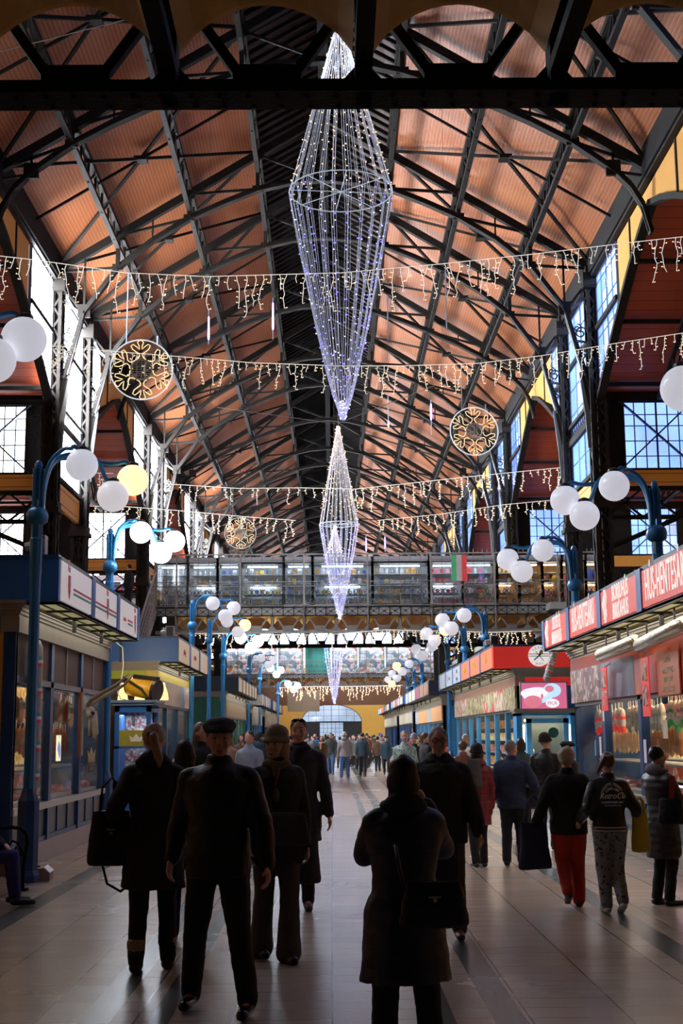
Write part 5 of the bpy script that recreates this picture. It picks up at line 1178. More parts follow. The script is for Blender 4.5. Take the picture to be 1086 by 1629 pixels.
# price cards and papers on right windows
for (px, py, w_, h_, lab) in ((959, 1130, .10, .34, 'tall white paper taped beside the corner window'), (955, 1187, .13, .3, 'white printed paper taped to the post by the corner window'), (1026, 1195, .13, .32, 'white price sheet hanging by the middle window'), (1058, 1160, .22, .24, 'beige handwritten card hung in the near window'), (947, 1190, .08, .25, 'blue card behind the corner window')):
    c = PX(px, py, 4.33); MB().box((c.x - .004, c.y - w_ / 2, c.z - h_ / 2), (c.x + .004, c.y + w_ / 2, c.z + h_ / 2)).obj('paper_notice', mat('beige_card', (.6, .5, .36)) if 'beige' in lab else (mat('card_blue', (.05, .25, .55)) if 'blue' in lab else mat('paper_white', (.72, .70, .76))), label=lab, cat='notice')
# hanging red banners
for (px, y0, y1, w_, lab, txt) in ((960, 1062, 1131, .42, 'red hanging banner reading salami shop', 'SALAMI\nSHOP'), (1025, 1046, 1140, .42, 'red and white salami banner hung from the frieze', None)):
    a = PX(px, y0, 4.22); b = PX(px, y1, 4.22); t = thing('hanging_banner', lab, 'banner', a); h = a.z - b.z
    MB().box((-.006, -w_ / 2, -h), (.006, w_ / 2, 0)).obj('cloth', RED, t)
    for k, zc_ in enumerate((.2, .62) if not txt else (.25,)):
        m_ = MB(); cz = -h * zc_ - .02; m_.prism([(-.012, .13 * math.cos(q) * (1 + .35 * math.sin(3 * q)), cz + .15 * math.sin(q)) for q in [2 * PI * k_ / 16 for k_ in range(16)]], (.004, 0, 0)); m_.obj('salami_picture', PINK, t); m_ = MB(); m_.tube([(-.014, -.09, cz - .13), (-.014, .0, cz + .02), (-.014, .1, cz - .12)], .022, 5); m_.obj('white_ribbon', SW, t)
    if txt: text(txt, .13, SW, parent=t, mw=face_mat((-.01, 0, -h * .72), (-1, 0, 0)), ext=.002, sx=.85)
    MB().beam((0, 0, 0), (.1, 0, .06), .02, .02).obj('hook', STEEL, t)
# orange price poster on the near transom
c = PX(1062, 1070, 4.29); t = thing('orange_poster', 'orange menu poster with cream lines above the near right window', 'poster', c)
MB().box((0, -.55, -.28), (.02, .55, .28)).obj('board', mat('orange_board', (.62, .16, .05), .4), t)
for i, (s_, z) in enumerate((('AKCIÓ', .17), ('MANGALICA', .03), ('KOLBÁSZ', -.09), ('HÚS & KARAJ', -.21))): text(s_, .11, mat('cream_letter', (.72, .6, .42), .5, 0, 0), parent=t, mw=face_mat((-.004, 0, z), (-1, 0, 0)), ext=.002, sx=.9)
# goods glow in the further stalls: shelves of produce facing the aisle
def rack(S, X0, a, b, cols, lab, z0=.8, z1=2.2):
    t = thing('produce_rack', lab, 'produce rack', (X0, a, .31)); L = b - a
    for i, z in enumerate(frange(z0, z1, .36)):
        MB().box((min(0, S * .35), 0, z - .33), (max(0, S * .35), L, z - .30)).obj('shelf', SHELF, t)
        MB().box((min(S * .05, S * .3), .05, z - .30), (max(S * .05, S * .3), L - .05, z - .10)).obj('heap', cols[i % len(cols)], t, kind='stuff')
C1 = spots('warm_heap', [(.60, .22, .03), (.45, .08, .03), (.65, .42, .08), (.25, .10, .04)], 12, .5, .25, bump=.5); C2 = spots('red_heap', [(.55, .04, .03), (.6, .12, .05), (.6, .5, .4), (.3, .03, .02)], 12, .5, .15, bump=.5); C3 = spots('golden_heap', [(.75, .50, .15), (.6, .3, .08), (.8, .65, .35)], 12, .5, .3, bump=.5)
for S, X0, a, b, lab in ((-1, -4.75, 31.5, 38.0, 'warm lit racks inside the second left stall'), (1, 4.9, 31.5, 46.0, 'colourful racks inside the red-ended stall'), (-1, -4.8, 52.5, 64, 'amber lit racks inside the green stall'), (1, 4.9, 51.6, 67.2, 'warm racks inside the third right stall'), (1, 4.9, 71, 83.5, 'far warm racks inside the fourth right stall'), (-1, -4.9, 71, 79.5, 'far warm racks inside the fourth left stall')):
    rack(S, X0, a, b, [C1, C2, C3], lab)
for S, X0, a, b, lab in ((1, 5.75, 14.2, 23.7, 'packed shelves at the back of the nearest right stall'), (-1, -5.2, 17.3, 23.4, 'dim shelves at the back of the nearest left stall')):
    rack(S, X0, a, b, [C2, C3, spots('pale_goods', [(.5, .42, .3), (.3, .12, .06), (.6, .55, .48), (.2, .22, .2)], 9, .5, bump=.5)], lab, .9, 2.5)
# ---- trophy skull on a board at the left stall
c = PX(133, 1140, -3.92); t = thing('ox_skull', 'horned ox skull mounted on a red-edged board outside the nearest left stall', 'skull', c)
BONE = mat('bone', (.45, .42, .38), .6); HORN = mat('horn', (.26, .22, .15), .4)
MB().box((-.06, -.14, -.62), (-.03, .14, .38)).obj('board', mat('varnished_board', (.22, .05, .03), .5), t); MB().box((-.03, -.1, -.6), (-.01, .06, .36)).obj('board_face', mat('board_face_tan', (.4, .3, .2), .6), t)
def skull():
    b = MB(); b.sphere((.10, 0, .08), .10, 14, 10, .8, 1.0, .8); b.tube([(.12, 0, .06), (.17, 0, -.10), (.19, 0, -.26), (.17, 0, -.34)], [.09, .06, .05, .03], 12)
    b.tube([(.08, -.1, .08), (.12, -.11, 0)], .035, 8); b.tube([(.08, .1, .08), (.12, .11, 0)], .035, 8); b.tube([(.10, -.05, -.05), (.10, -.03, -.3)], .025, 6); b.tube([(.10, .05, -.05), (.10, .03, -.28)], .025, 6); return b
skull().obj('skull_bone', BONE, t, smooth=True)
for sy in (-1, 1):
    MB().sphere((.155, sy * .075, .05), .034, 8, 6).obj('eye_socket', BLACK, t)
    MB().tube([(.08, sy * .08, .17), (.16, sy * .2, .26), (.34, sy * .30, .36), (.58, sy * .30, .50), (.74, sy * .22, .66)], [.035, .038, .034, .024, .006], 10).obj('horn', HORN, t, smooth=True)
# black sign with crown on last left window
c = PX(144, 1212, -3.98); t = thing('window_sign', 'black window sign with a gold crown on the nearest left stall', 'sign', c)
MB().box((-.01, -.42, -.16), (0, .42, .12)).obj('board', BLACK, t); b = MB(); b.prism([(.006, -.3, .0), (.006, -.36, .2), (.006, -.18, .12), (.006, 0, .24), (.006, .18, .12), (.006, .36, .2), (.006, .3, .0)], (.006, 0, 0)); b.obj('crown', mat('old_gold', (.3, .22, .08), .4), t)
text('BEEF AND\nSALAMI', .09, MATS['old_gold'], parent=t, mw=face_mat((.006, 0, -.07), (1, 0, 0)), ext=.001)
c = PX(94, 1190, -4.3); MB().box((c.x - .02, c.y - .14, c.z - .2), (c.x, c.y + .14, c.z + .2)).obj('small_screen', spots('screen_picture', [(.2, .45, .9), (.8, .7, .4), (.8, .8, .85), (.15, .2, .5)], 5, .4, 1.2), label='small glowing screen inside the nearest left stall', cat='screen')
# ---- bench, box
c = PZ(0, 1420, 0); bx0, by0 = c.x - .1, c.y
t = thing('park_bench', 'black iron bench with curled armrest at the left edge', 'bench', (PZ(44, 1417, 0).x - .06, PZ(44, 1417, 0).y, 0))
b = MB(); b.tube([(0, 0, 0), (0, 0, .03)], .07, 10); b.tube([(0, 0, .03), (0, .0, .25), (.02, .0, .40), (.04, .0, .52), (.03, 0, .62), (-.04, 0, .69), (-.15, 0, .70), (-.45, 0, .68)], .022, 8)
b.tube([(.0, 0, .40), (-.06, 0, .52), (-.13, 0, .55), (-.17, 0, .49), (-.12, 0, .44), (-.08, 0, .48)], .014, 6); b.tube([(-.5, 0, 0), (-.46, 0, .2), (-.45, 0, .43), (-.5, 0, .7), (-.55, 0, .9)], .022, 8); b.tube([(.0, 0, .40), (-.45, 0, .40)], .02, 8)
b.obj('end_frame', IRONB, t, smooth=True)
b = MB()
for k in range(5): x = -.06 - k * .095; b.box((x - .08, -1.4, .415), (x, -.02, .445))
b.obj('seat_slats', mat('dark_slats', (.05, .03, .02), .5), t); b = MB()
for k in range(3): b.box((-.52 - k * .02, -1.4, .55 + k * .13), (-.49 - k * .02, -.02, .64 + k * .13))
b.obj('back_slats', MATS['dark_slats'], t)
c = PZ(60, 1400, 0); t = thing('low_box', 'low pale concrete block on the floor beside the bench', 'block', (c.x, c.y, 0), R(4))
MB().prism([(-.22, -.15, 0), (.16, -.15, 0), (.16, -.15, .09), (.08, -.15, .15), (-.22, -.15, .15)], (0, .35, 0)).obj('body', mat('pale_block', (.36, .30, .23), .7), t)
MB().prism([(.155, -.16, .095), (.165, -.16, .10), (.09, -.16, .165), (.08, -.16, .155)], (0, .36, 0)).obj('white_edge', WHITE, t); MB().box((-.1, 0, .15), (.02, .05, .17)).tube([(-.04, .02, .15), (-.04, .02, .22)], .012, 6).obj('fitting', BLACK, t)
# ================================================================== people
def remesh(mb, vox, smooth=4, noise_amp=0., nf=7., seed=0, name='m'):
    me = bpy.data.meshes.new(name); me.from_pydata(mb.v, [], mb.f); me.update()
    bm = bmesh.new(); bm.from_mesh(me); bmesh.ops.recalc_face_normals(bm, faces=bm.faces); bm.to_mesh(me); bm.free()
    o = bpy.data.objects.new(name, me); COL.objects.link(o)
    r = o.modifiers.new('r', 'REMESH'); r.mode = 'VOXEL'; r.voxel_size = vox; r.use_smooth_shade = True
    if smooth: s = o.modifiers.new('s', 'SMOOTH'); s.factor = .5; s.iterations = smooth
    dg = bpy.context.evaluated_depsgraph_get(); dg.update()
    me2 = bpy.data.meshes.new_from_object(o.evaluated_get(dg)); bpy.data.objects.remove(o); bpy.data.meshes.remove(me)
    if noise_amp:
        off = Vector((seed * 3.1, seed * 1.7, 0)); nn = [v.normal.copy() for v in me2.vertices]
        for v, n in zip(me2.vertices, nn):
            q = v.co + off; v.co += n * noise_amp * (noise.noise(Vector((q.x * nf, q.y * nf, q.z * nf * .8))) + .5 * noise.noise(Vector((q.x * nf * 2.3, q.y * nf * 2.3, q.z * nf * 3))))
    me2.polygons.foreach_set('use_smooth', [True] * len(me2.polygons))
    return me2
def cap(mb, p0, p1, r0, r1, n=12, flat=None):
    """round-ended tapered limb; flat=(axis vector, factor) squashes it along an axis"""
    p0, p1 = Vector(p0), Vector(p1); d = p1 - p0; L = max(d.length, 1e-4); z = d / L; s0 = len(mb.v)
    pts = [p0 - z * r0 * .98, p0 - z * r0 * .8, p0 - z * r0 * .45, p0, p0.lerp(p1, .5), p1, p1 + z * r1 * .45, p1 + z * r1 * .8, p1 + z * r1 * .98]
    rr = [r0 * .15, r0 * .6, r0 * .89, r0, (r0 + r1) / 2, r1, r1 * .89, r1 * .6, r1 * .15]
    mb.tube(pts, rr, n)
    if flat:
        ax, f = Vector(flat[0]).normalized(), flat[1]
        for i in range(s0, len(mb.v)):
            v = Vector(mb.v[i]); t = max(0, min(1, (v - p0).dot(z) / L)); c = p0 + d * t; w = v - c; w -= ax * w.dot(ax) * (1 - f); mb.v[i] = tuple(c + w)
def ik(a, t, l1, l2, pole):
    a, t = Vector(a), Vector(t); d = t - a; D = min(d.length, (l1 + l2) * .995); z = d.normalized(); t = a + z * D
    x = (l1 * l1 - l2 * l2 + D * D) / (2 * D); h = math.sqrt(max(0, l1 * l1 - x * x)); p = Vector(pole); p -= z * p.dot(z); p.normalize()
    return a + z * x + p * h, t
def hand(mb, w, d, palm, side, curl=.5, r=.0095):
    """w wrist, d direction of the hand, palm = direction the palm faces, side +1/-1 thumb side sign"""
    d = Vector(d).normalized(); pn = Vector(palm); pn -= d * pn.dot(d); pn.normalize(); s = d.cross(pn).normalized() * side
    w = Vector(w); cap(mb, w, w + d * .07, .028, .036, 10, (pn, .5))
    for k, (o, L) in enumerate(((.030, .070), (.010, .078), (-.011, .072), (-.030, .056))):
        b = w + d * .085 + s * o; a1 = curl * .9; d1 = (d * math.cos(a1) + pn * math.sin(a1)); m1 = b + d1 * L * .5; a2 = curl * 2.1; d2 = (d * math.cos(a2) + pn * math.sin(a2)); m2 = m1 + d2 * L * .5
        cap(mb, b - d * .02, m1, r, r * .95, 7); cap(mb, m1, m2, r * .93, r * .8, 7)
    b = w + d * .03 + s * .03; m1 = b + (d * .6 + s * .7 + pn * .3).normalized() * .04; m2 = m1 + (d * .9 + s * .15 + pn * .45 * (1 + curl)).normalized() * .034
    cap(mb, b, m1, .0135, .0115, 7); cap(mb, m1, m2, .0115, .009, 7)
SKIN = mat('skin', (.64, .36, .27), .5, 0, .08, 10, sss=.0); SKIN2 = mat('skin_ruddy', (.60, .29, .22), .5, 0, .12, 12)
def cloth(name, c, rough=.85, **k): return mat(name, c, rough, 0, .18, 14, bump=.25, bscale=60, **k)
def puffer(name, c, per=.085):
    if name in MATS: return MATS[name]
    return stripes(name, c, tuple(q * .35 for q in c), 2, per, .07, .5, .35, tuple(q * .8 for q in c), .03)
BLK = cloth('black_wool', (.012, .012, .013)); BLK2 = cloth('black_trousers', (.010, .010, .012)); LEA = mat('black_leather', (.009, .009, .010), .5, 0, .2, 10, bump=.4, bscale=18, spec=.3)
def person(label, px, ptop, pfoot, yaw, Y=None, feet=((-.10, 0), (.10, 0)), lift=(0, 0), hands=(None, None), lean=0., headyaw=0., headtilt=0., coat=BLK, hem=.80, bulk=1., flare=.0, trousers=BLK2, tw=1., tflare=0., shoes=None, boot=False, cuff=None,
           hair=None, style='short', hat=None, hatm=None, skin=SKIN, vox=.0085, cvox=.013, glasses=False, beard=None, scarf=None, collar=True, hood=None, furhood=None, female=False, group=None, curls=(.5, .5), sleeve=None, H=None, loc=None, cuffband=None, shade=None):
    if loc is None:
        g = PZ(px, pfoot, 0) if Y is None else PY(px, 1200, Y); loc = Vector((g.x, g.y, 0))
    if H is None: H = PY(px, ptop, loc.y).z
    S = H / 1.75; t = thing('person', label, 'person', loc, R(yaw), group)
    rt = random.Random(int(px * 7 + loc.y * 13)); sw = .175 if female else .195; sd = rt.random() * 10
    def Ls(x, y, z): # lean forward of upper body about the hips
        if z > .92: k = (z - .92); y = y + lean * k
        return Vector((x, y, z))
    hips = [Vector((-.09, 0, .90)), Vector((.09, 0, .90))]; sh = [Ls(-sw, -.01, 1.385), Ls(sw, -.01, 1.385)]
    ank = [Vector((feet[i][0], feet[i][1] - .03, .085 + lift[i])) for i in (0, 1)]
    kn = []
    for i in (0, 1): k, a = ik(hips[i], ank[i], .415, .41, (0, 1, .0)); kn.append(k); ank[i] = a
    hd = []; el = []
    for i, sx in ((0, -1), (1, 1)):
        h = hands[i] or (sx * (sw + .055), .03, .83)
        e, w = ik(sh[i], h, .28, .26, (sx * .25, -1, -.1) if h[2] < 1.0 else (sx * .35, -.15, -1)); el.append(e); hd.append(w)
    hm = Matrix.Translation(Ls(0, .0, 1.50)) @ Matrix.Rotation(R(headyaw), 4, 'Z') @ Matrix.Rotation(R(-headtilt), 4, 'X') @ Matrix.Translation((0, 0, -1.50))
    def hx(v): return hm @ Vector(v)
    def xf(mb, a):
        for i in range(a, len(mb.v)): mb.v[i] = tuple(hx(mb.v[i]))
    def fin(mb, nm, m, vx, smooth=4, amp=0., nf=7.):
        me = remesh(mb, vx, smooth, amp, nf, sd, nm); me.transform(Matrix.Scale(S, 4)); me.materials.append(m)
        o = bpy.data.objects.new(nm, me); COL.objects.link(o); o.parent = t; return o
    def raw(mb, nm, m, smooth=True): mb.v = [tuple(Vector(v) * S) for v in mb.v]; return mb.obj(nm, m, t, smooth=smooth)
    # ---- body, one continuous surface
    b = MB(); b.loft([(Ls(0, 0, z), rx, ry) for z, rx, ry in ((.84, .10, .08), (.90, .155, .105), (1.0, .145, .10), (1.12, .13, .095), (1.28, .155, .11), (1.38, .165, .10), (1.44, .11, .07), (1.47, .06, .055))], 18)
    cap(b, Ls(0, -.01, 1.42), hx((0, .005, 1.56)), .058, .052)
    a = len(b.v); b.sphere((0, 0, 1.645), .1, 18, 14, .76, .93, 1.02); b.sphere((0, .028, 1.585), .06, 14, 10, .92, 1.0, .95); b.sphere((0, .055, 1.545), .03, 10, 8, 1.1, .9, .8)
    cap(b, (0, .088, 1.648), (0, .108, 1.606), .010, .0155, 10); 
    for sx in (-1, 1):
        b.sphere((sx * .03, .078, 1.662), .017, 8, 6, 1.4, .8, .6); b.sphere((sx * .036, .066, 1.603), .024, 8, 6); b.sphere((sx * .076, -.002, 1.618), .02, 8, 6, .45, .8, 1.4); b.sphere((sx * .013, .1, 1.600), .009, 6, 5)
    b.sphere((0, .083, 1.566), .02, 8, 6, 1.1, .7, .38); b.sphere((0, .083, 1.557), .02, 8, 6, 1.0, .7, .38)
    xf(b, a)
    for i, sx in ((0, -1), (1, 1)):
        cap(b, Ls(0, -.01, 1.43), sh[i], .055, .05); cap(b, sh[i], el[i], .05, .042); cap(b, el[i], hd[i], .041, .027)
        d = (hd[i] - el[i]).normalized(); pl = Vector((-sx, 0.15, 0)) if d.z < -.5 else Vector((-sx * .6, 0, -.6)); dd = d + Vector((0, .12, -.1))
        hand(b, hd[i], dd, pl, (1 if d.cross(pl).dot(Vector((0, 1, 0.3))) > 0 else -1), curls[i])
        cap(b, hips[i], kn[i], .085, .058); cap(b, kn[i], kn[i].lerp(ank[i], .35), .055, .056); cap(b, kn[i].lerp(ank[i], .35), ank[i], .055, .030)
        cap(b, ank[i], ank[i] + Vector((0, .09, -.045)), .030, .022)
    fin(b, 'body', skin, vox, 2)
    # ---- eyes, brows
    if vox < .012:
        for sx in (-1, 1):
            e = MB(); e.sphere(hx((sx * .030, .079, 1.642)), .0115, 10, 8); e.v = e.v; raw(e, 'eye', mat('eye_white', (.35, .33, .31), .2, 0, 0))
            e = MB(); e.sphere(hx((sx * .030, .0885, 1.642)), .0052, 8, 6); raw(e, 'iris', BLACK)
            e = MB(); cap(e, hx((sx * .014, .092, 1.668)), hx((sx * .046, .082, 1.670)), .0045, .0035, 6); raw(e, 'eyebrow', hair or BLK)
        e = MB(); e.sphere(hx((0, .098, 1.562)), .019, 10, 6, 1.15, .35, .33); raw(e, 'lips', mat('lips', (.32, .10, .09), .5))
    # ---- trousers
    tr = MB(); tr.loft([(Ls(0, 0, z), rx, ry) for z, rx, ry in ((.80, .13, .09), (.88, .175, .125), (.97, .165, .115), (1.04, .15, .10))], 18)
    for i in (0, 1):
        top = hips[i] + Vector((0, 0, -.02)); r1, r2, r3 = .10 * tw, .072 * tw, (.055 + tflare) * tw
        cap(tr, top, kn[i], r1, r2); cap(tr, kn[i], ank[i] + Vector((0, -.005, .0)), r2, r3 + .006)
        if tflare: cap(tr, kn[i].lerp(ank[i], .6), ank[i] + Vector((0, .01, -.01)), r3 * .95, r3 * 1.15)
    o = fin(tr, 'trousers', trousers, cvox, 3, .007, 9.)
    # ---- shoes
    shm = shoes or mat('black_shoe', (.012, .011, .010), .35, 0, .1)
    for i in (0, 1):
        s = MB(); A = ank[i]; dn = Vector((0, .17, -.055 - (lift[i] * .9 if lift[i] else 0)))
        if lift[i]: dn = Vector((0, .12, -.13))
        s0 = len(s.v); cap(s, A + Vector((0, -.035, -.045)), A + dn * .95, .046, .040, 12, ((0, 0, 1), .85)); cap(s, A + Vector((0, -.005, .035)), A + Vector((0, .01, -.03)), .047, .05)
        cap(s, A + Vector((0, -.04, -.066)), A + dn + Vector((0, 0, -.012)), .030, .036, 10, ((0, 0, 1), .45))
        if boot: cap(s, A + Vector((0, 0, .075)), A, .056, .054)
        fin(s, 'boot' if boot else 'shoe', shm, .009, 2)
        if cuff: s = MB(); s.tube([A + Vector((0, 0, .065)), A + Vector((0, .002, .085)), A + Vector((0, .004, .13)), A + Vector((0, .006, .15))], [.052, .068, .068, .055], 16); fin(s, 'fur_cuff', cuff, .011, 1, .008, 30)
    # ---- coat
    c = MB(); k = bulk; f = flare
    rings = [(1.10, .150 * k, .118 * k), (1.20, .165 * k, .128 * k), (1.30, .185 * k, .135 * k), (1.38, .188 * k, .125 * k), (1.44, .135 * k, .095 * k), (1.48, .075, .075)]
    z = 1.0; lo = []
    wst = (.155 if female else .16)
    lo.append((1.02, wst * k, .122 * k)); zz = .93
    while zz > hem + .04: u = (1.0 - zz) / .5; lo.append((zz, (.168 + f * u) * k, (.132 + f * u * .8) * k)); zz -= .1
    u = (1.0 - hem) / .5; lo.append((hem, (.168 + f * u) * k, (.132 + f * u * .8) * k))
    ymid = (ank[0].y + ank[1].y) / 2 * .15
    rings = [(Ls(0, ymid * max(0, (1 - z) / .6) if z < 1 else 0, z), rx, ry) for z, rx, ry in reversed(lo)] + [(Ls(0, 0, z), rx, ry) for z, rx, ry in rings]
    c.loft(rings, 22)
    if hem < .75:      # coat wraps the thighs
        for i in (0, 1): q = hips[i].lerp(kn[i], min(1, max(0, (.90 - hem - .08) / .41))); cap(c, hips[i], q, .12 * k, .11 * k)
    for i, sx in ((0, -1), (1, 1)):
        s0 = sh[i] + Vector((-sx * .02, 0, -.01)); cap(c, Ls(0, -.01, 1.415), s0, .085, .072 * k); cap(c, s0, el[i], .071 * k, .060 * k); cap(c, el[i], el[i].lerp(hd[i], .96), .059 * k, .045 * k)
    if collar: c.loft([(Ls(0, -.008, 1.44), .085, .085), (Ls(0, -.01, 1.50), .082, .085), (Ls(0, -.012, 1.535), .074, .078)], 16)
    o = fin(c, 'coat' if hem < .78 else 'jacket', coat, cvox, 3, .010 * k, 6.)
    if hood:
        q = MB(); q.sphere(Ls(0, -.075, 1.49), .10, 14, 10, 1.15, .75, .75); q.tube([Ls(.11 * math.sin(a_), -.02 - .09 * math.cos(a_), 1.485 - .03 * (1 - math.cos(a_)) * .3) for a_ in [x * .35 for x in range(-8, 9)]], .032, 8); fin(q, 'hood', hood, .012, 3, .006)
    if furhood: q = MB(); q.tube([Ls(.13 * math.sin(a_), -.03 - .11 * math.cos(a_), 1.48) for a_ in [x * .35 for x in range(-9, 10)]], .045, 8, closed=True); fin(q, 'fur_hood', furhood, .012, 1, .015, 30)
    if scarf: q = MB(); q.tube([Ls(.085 * math.cos(a_), .0 + .088 * math.sin(a_), 1.475 + .01 * math.sin(3 * a_)) for a_ in [2 * PI * x / 14 for x in range(14)]], .034, 8, closed=True); cap(q, Ls(.03, .10, 1.45), Ls(.035, .135, 1.22), .035, .03); fin(q, 'scarf', scarf, .012, 2, .006)
    if cuffband:
        q = MB()
        for zz in (hem + .015, hem + .05): q.loft([(Ls(0, 0, zz - .007), .178 * k, .142 * k), (Ls(0, 0, zz + .007), .178 * k, .142 * k)], 24)
        raw(q, 'waistband_stripes', cuffband)
    # ---- hair / hat
    hair = hair or mat('dark_hair', (.015, .011, .009), .6)
    if style != 'bald':
        q = MB(); a = len(q.v)
        q.sphere((0, -.018, 1.665), .105, 16, 12, .80, .90, .92)
        if style == 'bob': q.sphere((0, -.025, 1.60), .105, 14, 10, .95, .80, 1.15); q.sphere((0, -.03, 1.53), .09, 12, 8, 1.02, .75, .7)
        if style == 'fluffy': q.sphere((0, -.02, 1.665), .115, 14, 10, .88, .92, .92)
        if style == 'long': q.sphere((0, -.03, 1.60), .10, 14, 10, .9, .78, 1.2); cap(q, (0, -.06, 1.55), (0, -.10, 1.30), .085, .05, 12, ((0, 1, 0), .55))
        if style == 'pony': cap(q, (0, -.09, 1.68), (.02, -.125, 1.66), .03, .03); cap(q, (.02, -.125, 1.66), (.065, -.13, 1.51), .036, .034); cap(q, (.065, -.13, 1.51), (.07, -.12, 1.44), .03, .012)
        if style == 'pony2': cap(q, (0, -.09, 1.70), (-.05, -.135, 1.69), .03, .032); cap(q, (-.05, -.135, 1.69), (-.11, -.13, 1.60), .034, .026); cap(q, (-.11, -.13, 1.60), (-.15, -.115, 1.52), .026, .012)
        xf(q, a); fin(q, 'hair', hair, .010, 2, .006 if style != 'fluffy' else .012, 18)
        if style == 'pony': q = MB(); cap(q, hx((-.005, -.112, 1.675)), hx((.02, -.125, 1.662)), .026, .025); fin(q, 'hair_tie', BLK, .01, 1)
    if beard: q = MB(); a = 0; q.sphere((0, .085, 1.538), .026, 10, 8, 1.05, .7, 1.15); q.sphere((0, .098, 1.582), .018, 8, 6, 1.5, .5, .35); xf(q, 0); fin(q, 'beard', beard, .0065, 1, .003, 40)
    if hat == 'beanie': q = MB(); q.sphere((0, -.012, 1.69), .11, 16, 12, .84, .96, .90); q.sphere((0, -.055, 1.70), .09, 12, 10, .9, .9, .9); q.tube([(.088 * math.cos(a_), -.008 + .102 * math.sin(a_), 1.655 + .012 * math.sin(a_)) for a_ in [2 * PI * x / 18 for x in range(18)]], .02, 8, closed=True); xf(q, 0); fin(q, 'beanie', hatm or BLK, .010, 2, .004, 20)
    if hat == 'cap': q = MB(); q.sphere((0, -.005, 1.715), .115, 16, 10, .95, 1.12, .50); q.sphere((0, .055, 1.70), .10, 14, 8, .92, .95, .32); q.loft([((0, .11, 1.682), .075, .05), ((0, .115, 1.692), .078, .055)], 14); q.loft([((0, -.005, 1.668), .086, .104), ((0, -.005, 1.70), .094, .112)], 16); xf(q, 0); fin(q, 'flat_cap', hatm or BLK, .009, 2, .004)
    if hat == 'sunglasses': q = MB(); [q.sphere(hx((sx * .032, .070, 1.735)), .026, 10, 6, 1.1, .35, .7) for sx in (-1, 1)]; q.tube([hx((-.07, -.02, 1.70)), hx((-.062, .06, 1.735)), hx((0, .078, 1.74)), hx((.062, .06, 1.735)), hx((.07, -.02, 1.70))], .005, 5); raw(q, 'sunglasses', mat('dark_lens', (.01, .01, .01), .1, 0, 0))
    if glasses:
        q = MB()
        for sx in (-1, 1): q.tube([hx((sx * .032 + .024 * math.cos(a_), .103, 1.642 + .017 * math.sin(a_))) for a_ in [2 * PI * x / 14 for x in range(14)]], .0028, 5, closed=True); q.tube([hx((sx * .056, .101, 1.646)), hx((sx * .078, .05, 1.646)), hx((sx * .080, -.01, 1.636))], .0025, 5)
        q.tube([hx((-.009, .104, 1.645)), hx((.009, .104, 1.645))], .0028, 5); raw(q, 'glasses', BLACK)
    return t, S, hd
def bag(label, c, w, h, d, m, rz=0, handles=.18, strap=None, nm='handbag', slump=.15, closure=None, cat='bag'):
    t = thing(nm, label, cat, c, rz); b = MB()
    b.loft([((0, 0, -h / 2), w * .48, d * .5), ((0, 0, -h * .42), w * .52, d * .55), ((0, 0, 0), w * .5 * (1 - slump * .3), d * .5), ((0, 0, h * .4), w * .42, d * .25), ((0, 0, h / 2), w * .40, d * .12)], 20)
    me = remesh(b, .012, 2, .006, 9, w, 'body'); me.materials.append(m); o = bpy.data.objects.new('bag_body', me); COL.objects.link(o); o.parent = t
    if handles:
        for sy in (-1, 1): b = MB(); b.tube([(-w * .25, sy * d * .15, h * .42), (-w * .2, sy * d * .12, h * .5 + handles * .7), (0, sy * .02, h * .5 + handles), (w * .2, sy * d * .12, h * .5 + handles * .7), (w * .25, sy * d * .15, h * .42)], .009, 6); b.obj('handle', m, t, smooth=True)
    if strap: b = MB(); b.tube([Vector(p) for p in strap], .011, 6); b.obj('shoulder_strap', m, t, smooth=True)
    if closure: b = MB(); b.sphere((0, -d * .5, h * .1), .012, 8, 6); b.box((-.03, -d * .52, h * .15), (.03, -d * .45, h * .18)); b.obj('clasp', mat('brass', (.6, .4, .15), .3, .9, 0), t)
    return t
BLOND = mat('ash_blonde_hair', (.34, .22, .13), .55, 0, .35, 30); GREYH = mat('grey_hair', (.20, .19, .18), .6, 0, .3, 40); BROWNH = mat('brown_hair', (.09, .04, .02), .5, 0, .3, 30); WHITEH = mat('white_blonde_hair', (.42, .36, .28), .6, 0, .3, 40)
# --- the nearer people
person('woman in long black coat with blonde ponytail, seen from behind beside the bench side', 240, 1152, 1545, 2, feet=((-.10, -.06), (.11, .12)), coat=BLK, hem=.58, bulk=1.12, flare=.05, boot=True, cuff=mat('pale_fur', (.30, .24, .18), .9), shoes=mat('brown_suede_boot', (.04, .022, .015), .8), hair=BLOND, style='pony', female=True, hands=((-.30, .05, 1.02), (.27, .10, .95)), hood=BLK, headyaw=-8)
g = PZ(240, 1545, 0)
c = PY(176, 1333, g.y - .05); bag('large black leather handbag carried by the woman with the blonde ponytail', c, .34, .40, .17, LEA, R(10), .24, strap=[(.10, 0, .1), (-.06, .0, -.18), (-.02, .01, -.33), (.08, .02, -.39), (.17, .02, -.32), (.2, .02, -.1), (.16, .05, .2)], closure=True)
person('man in flat cap and black leather jacket striding in front of the others', 346, 1146, 1612, 172, feet=((-.20, .10), (.20, -.10)), lift=(0, .0), coat=LEA, hem=.80, bulk=1.22, tw=1.08, hat='cap', hair=GREYH, hands=((-.33, .12, .86), (.31, -.05, .90)), headyaw=14, skin=SKIN2, shoes=mat('polished_shoe', (.01, .01, .01), .15, 0, 0))
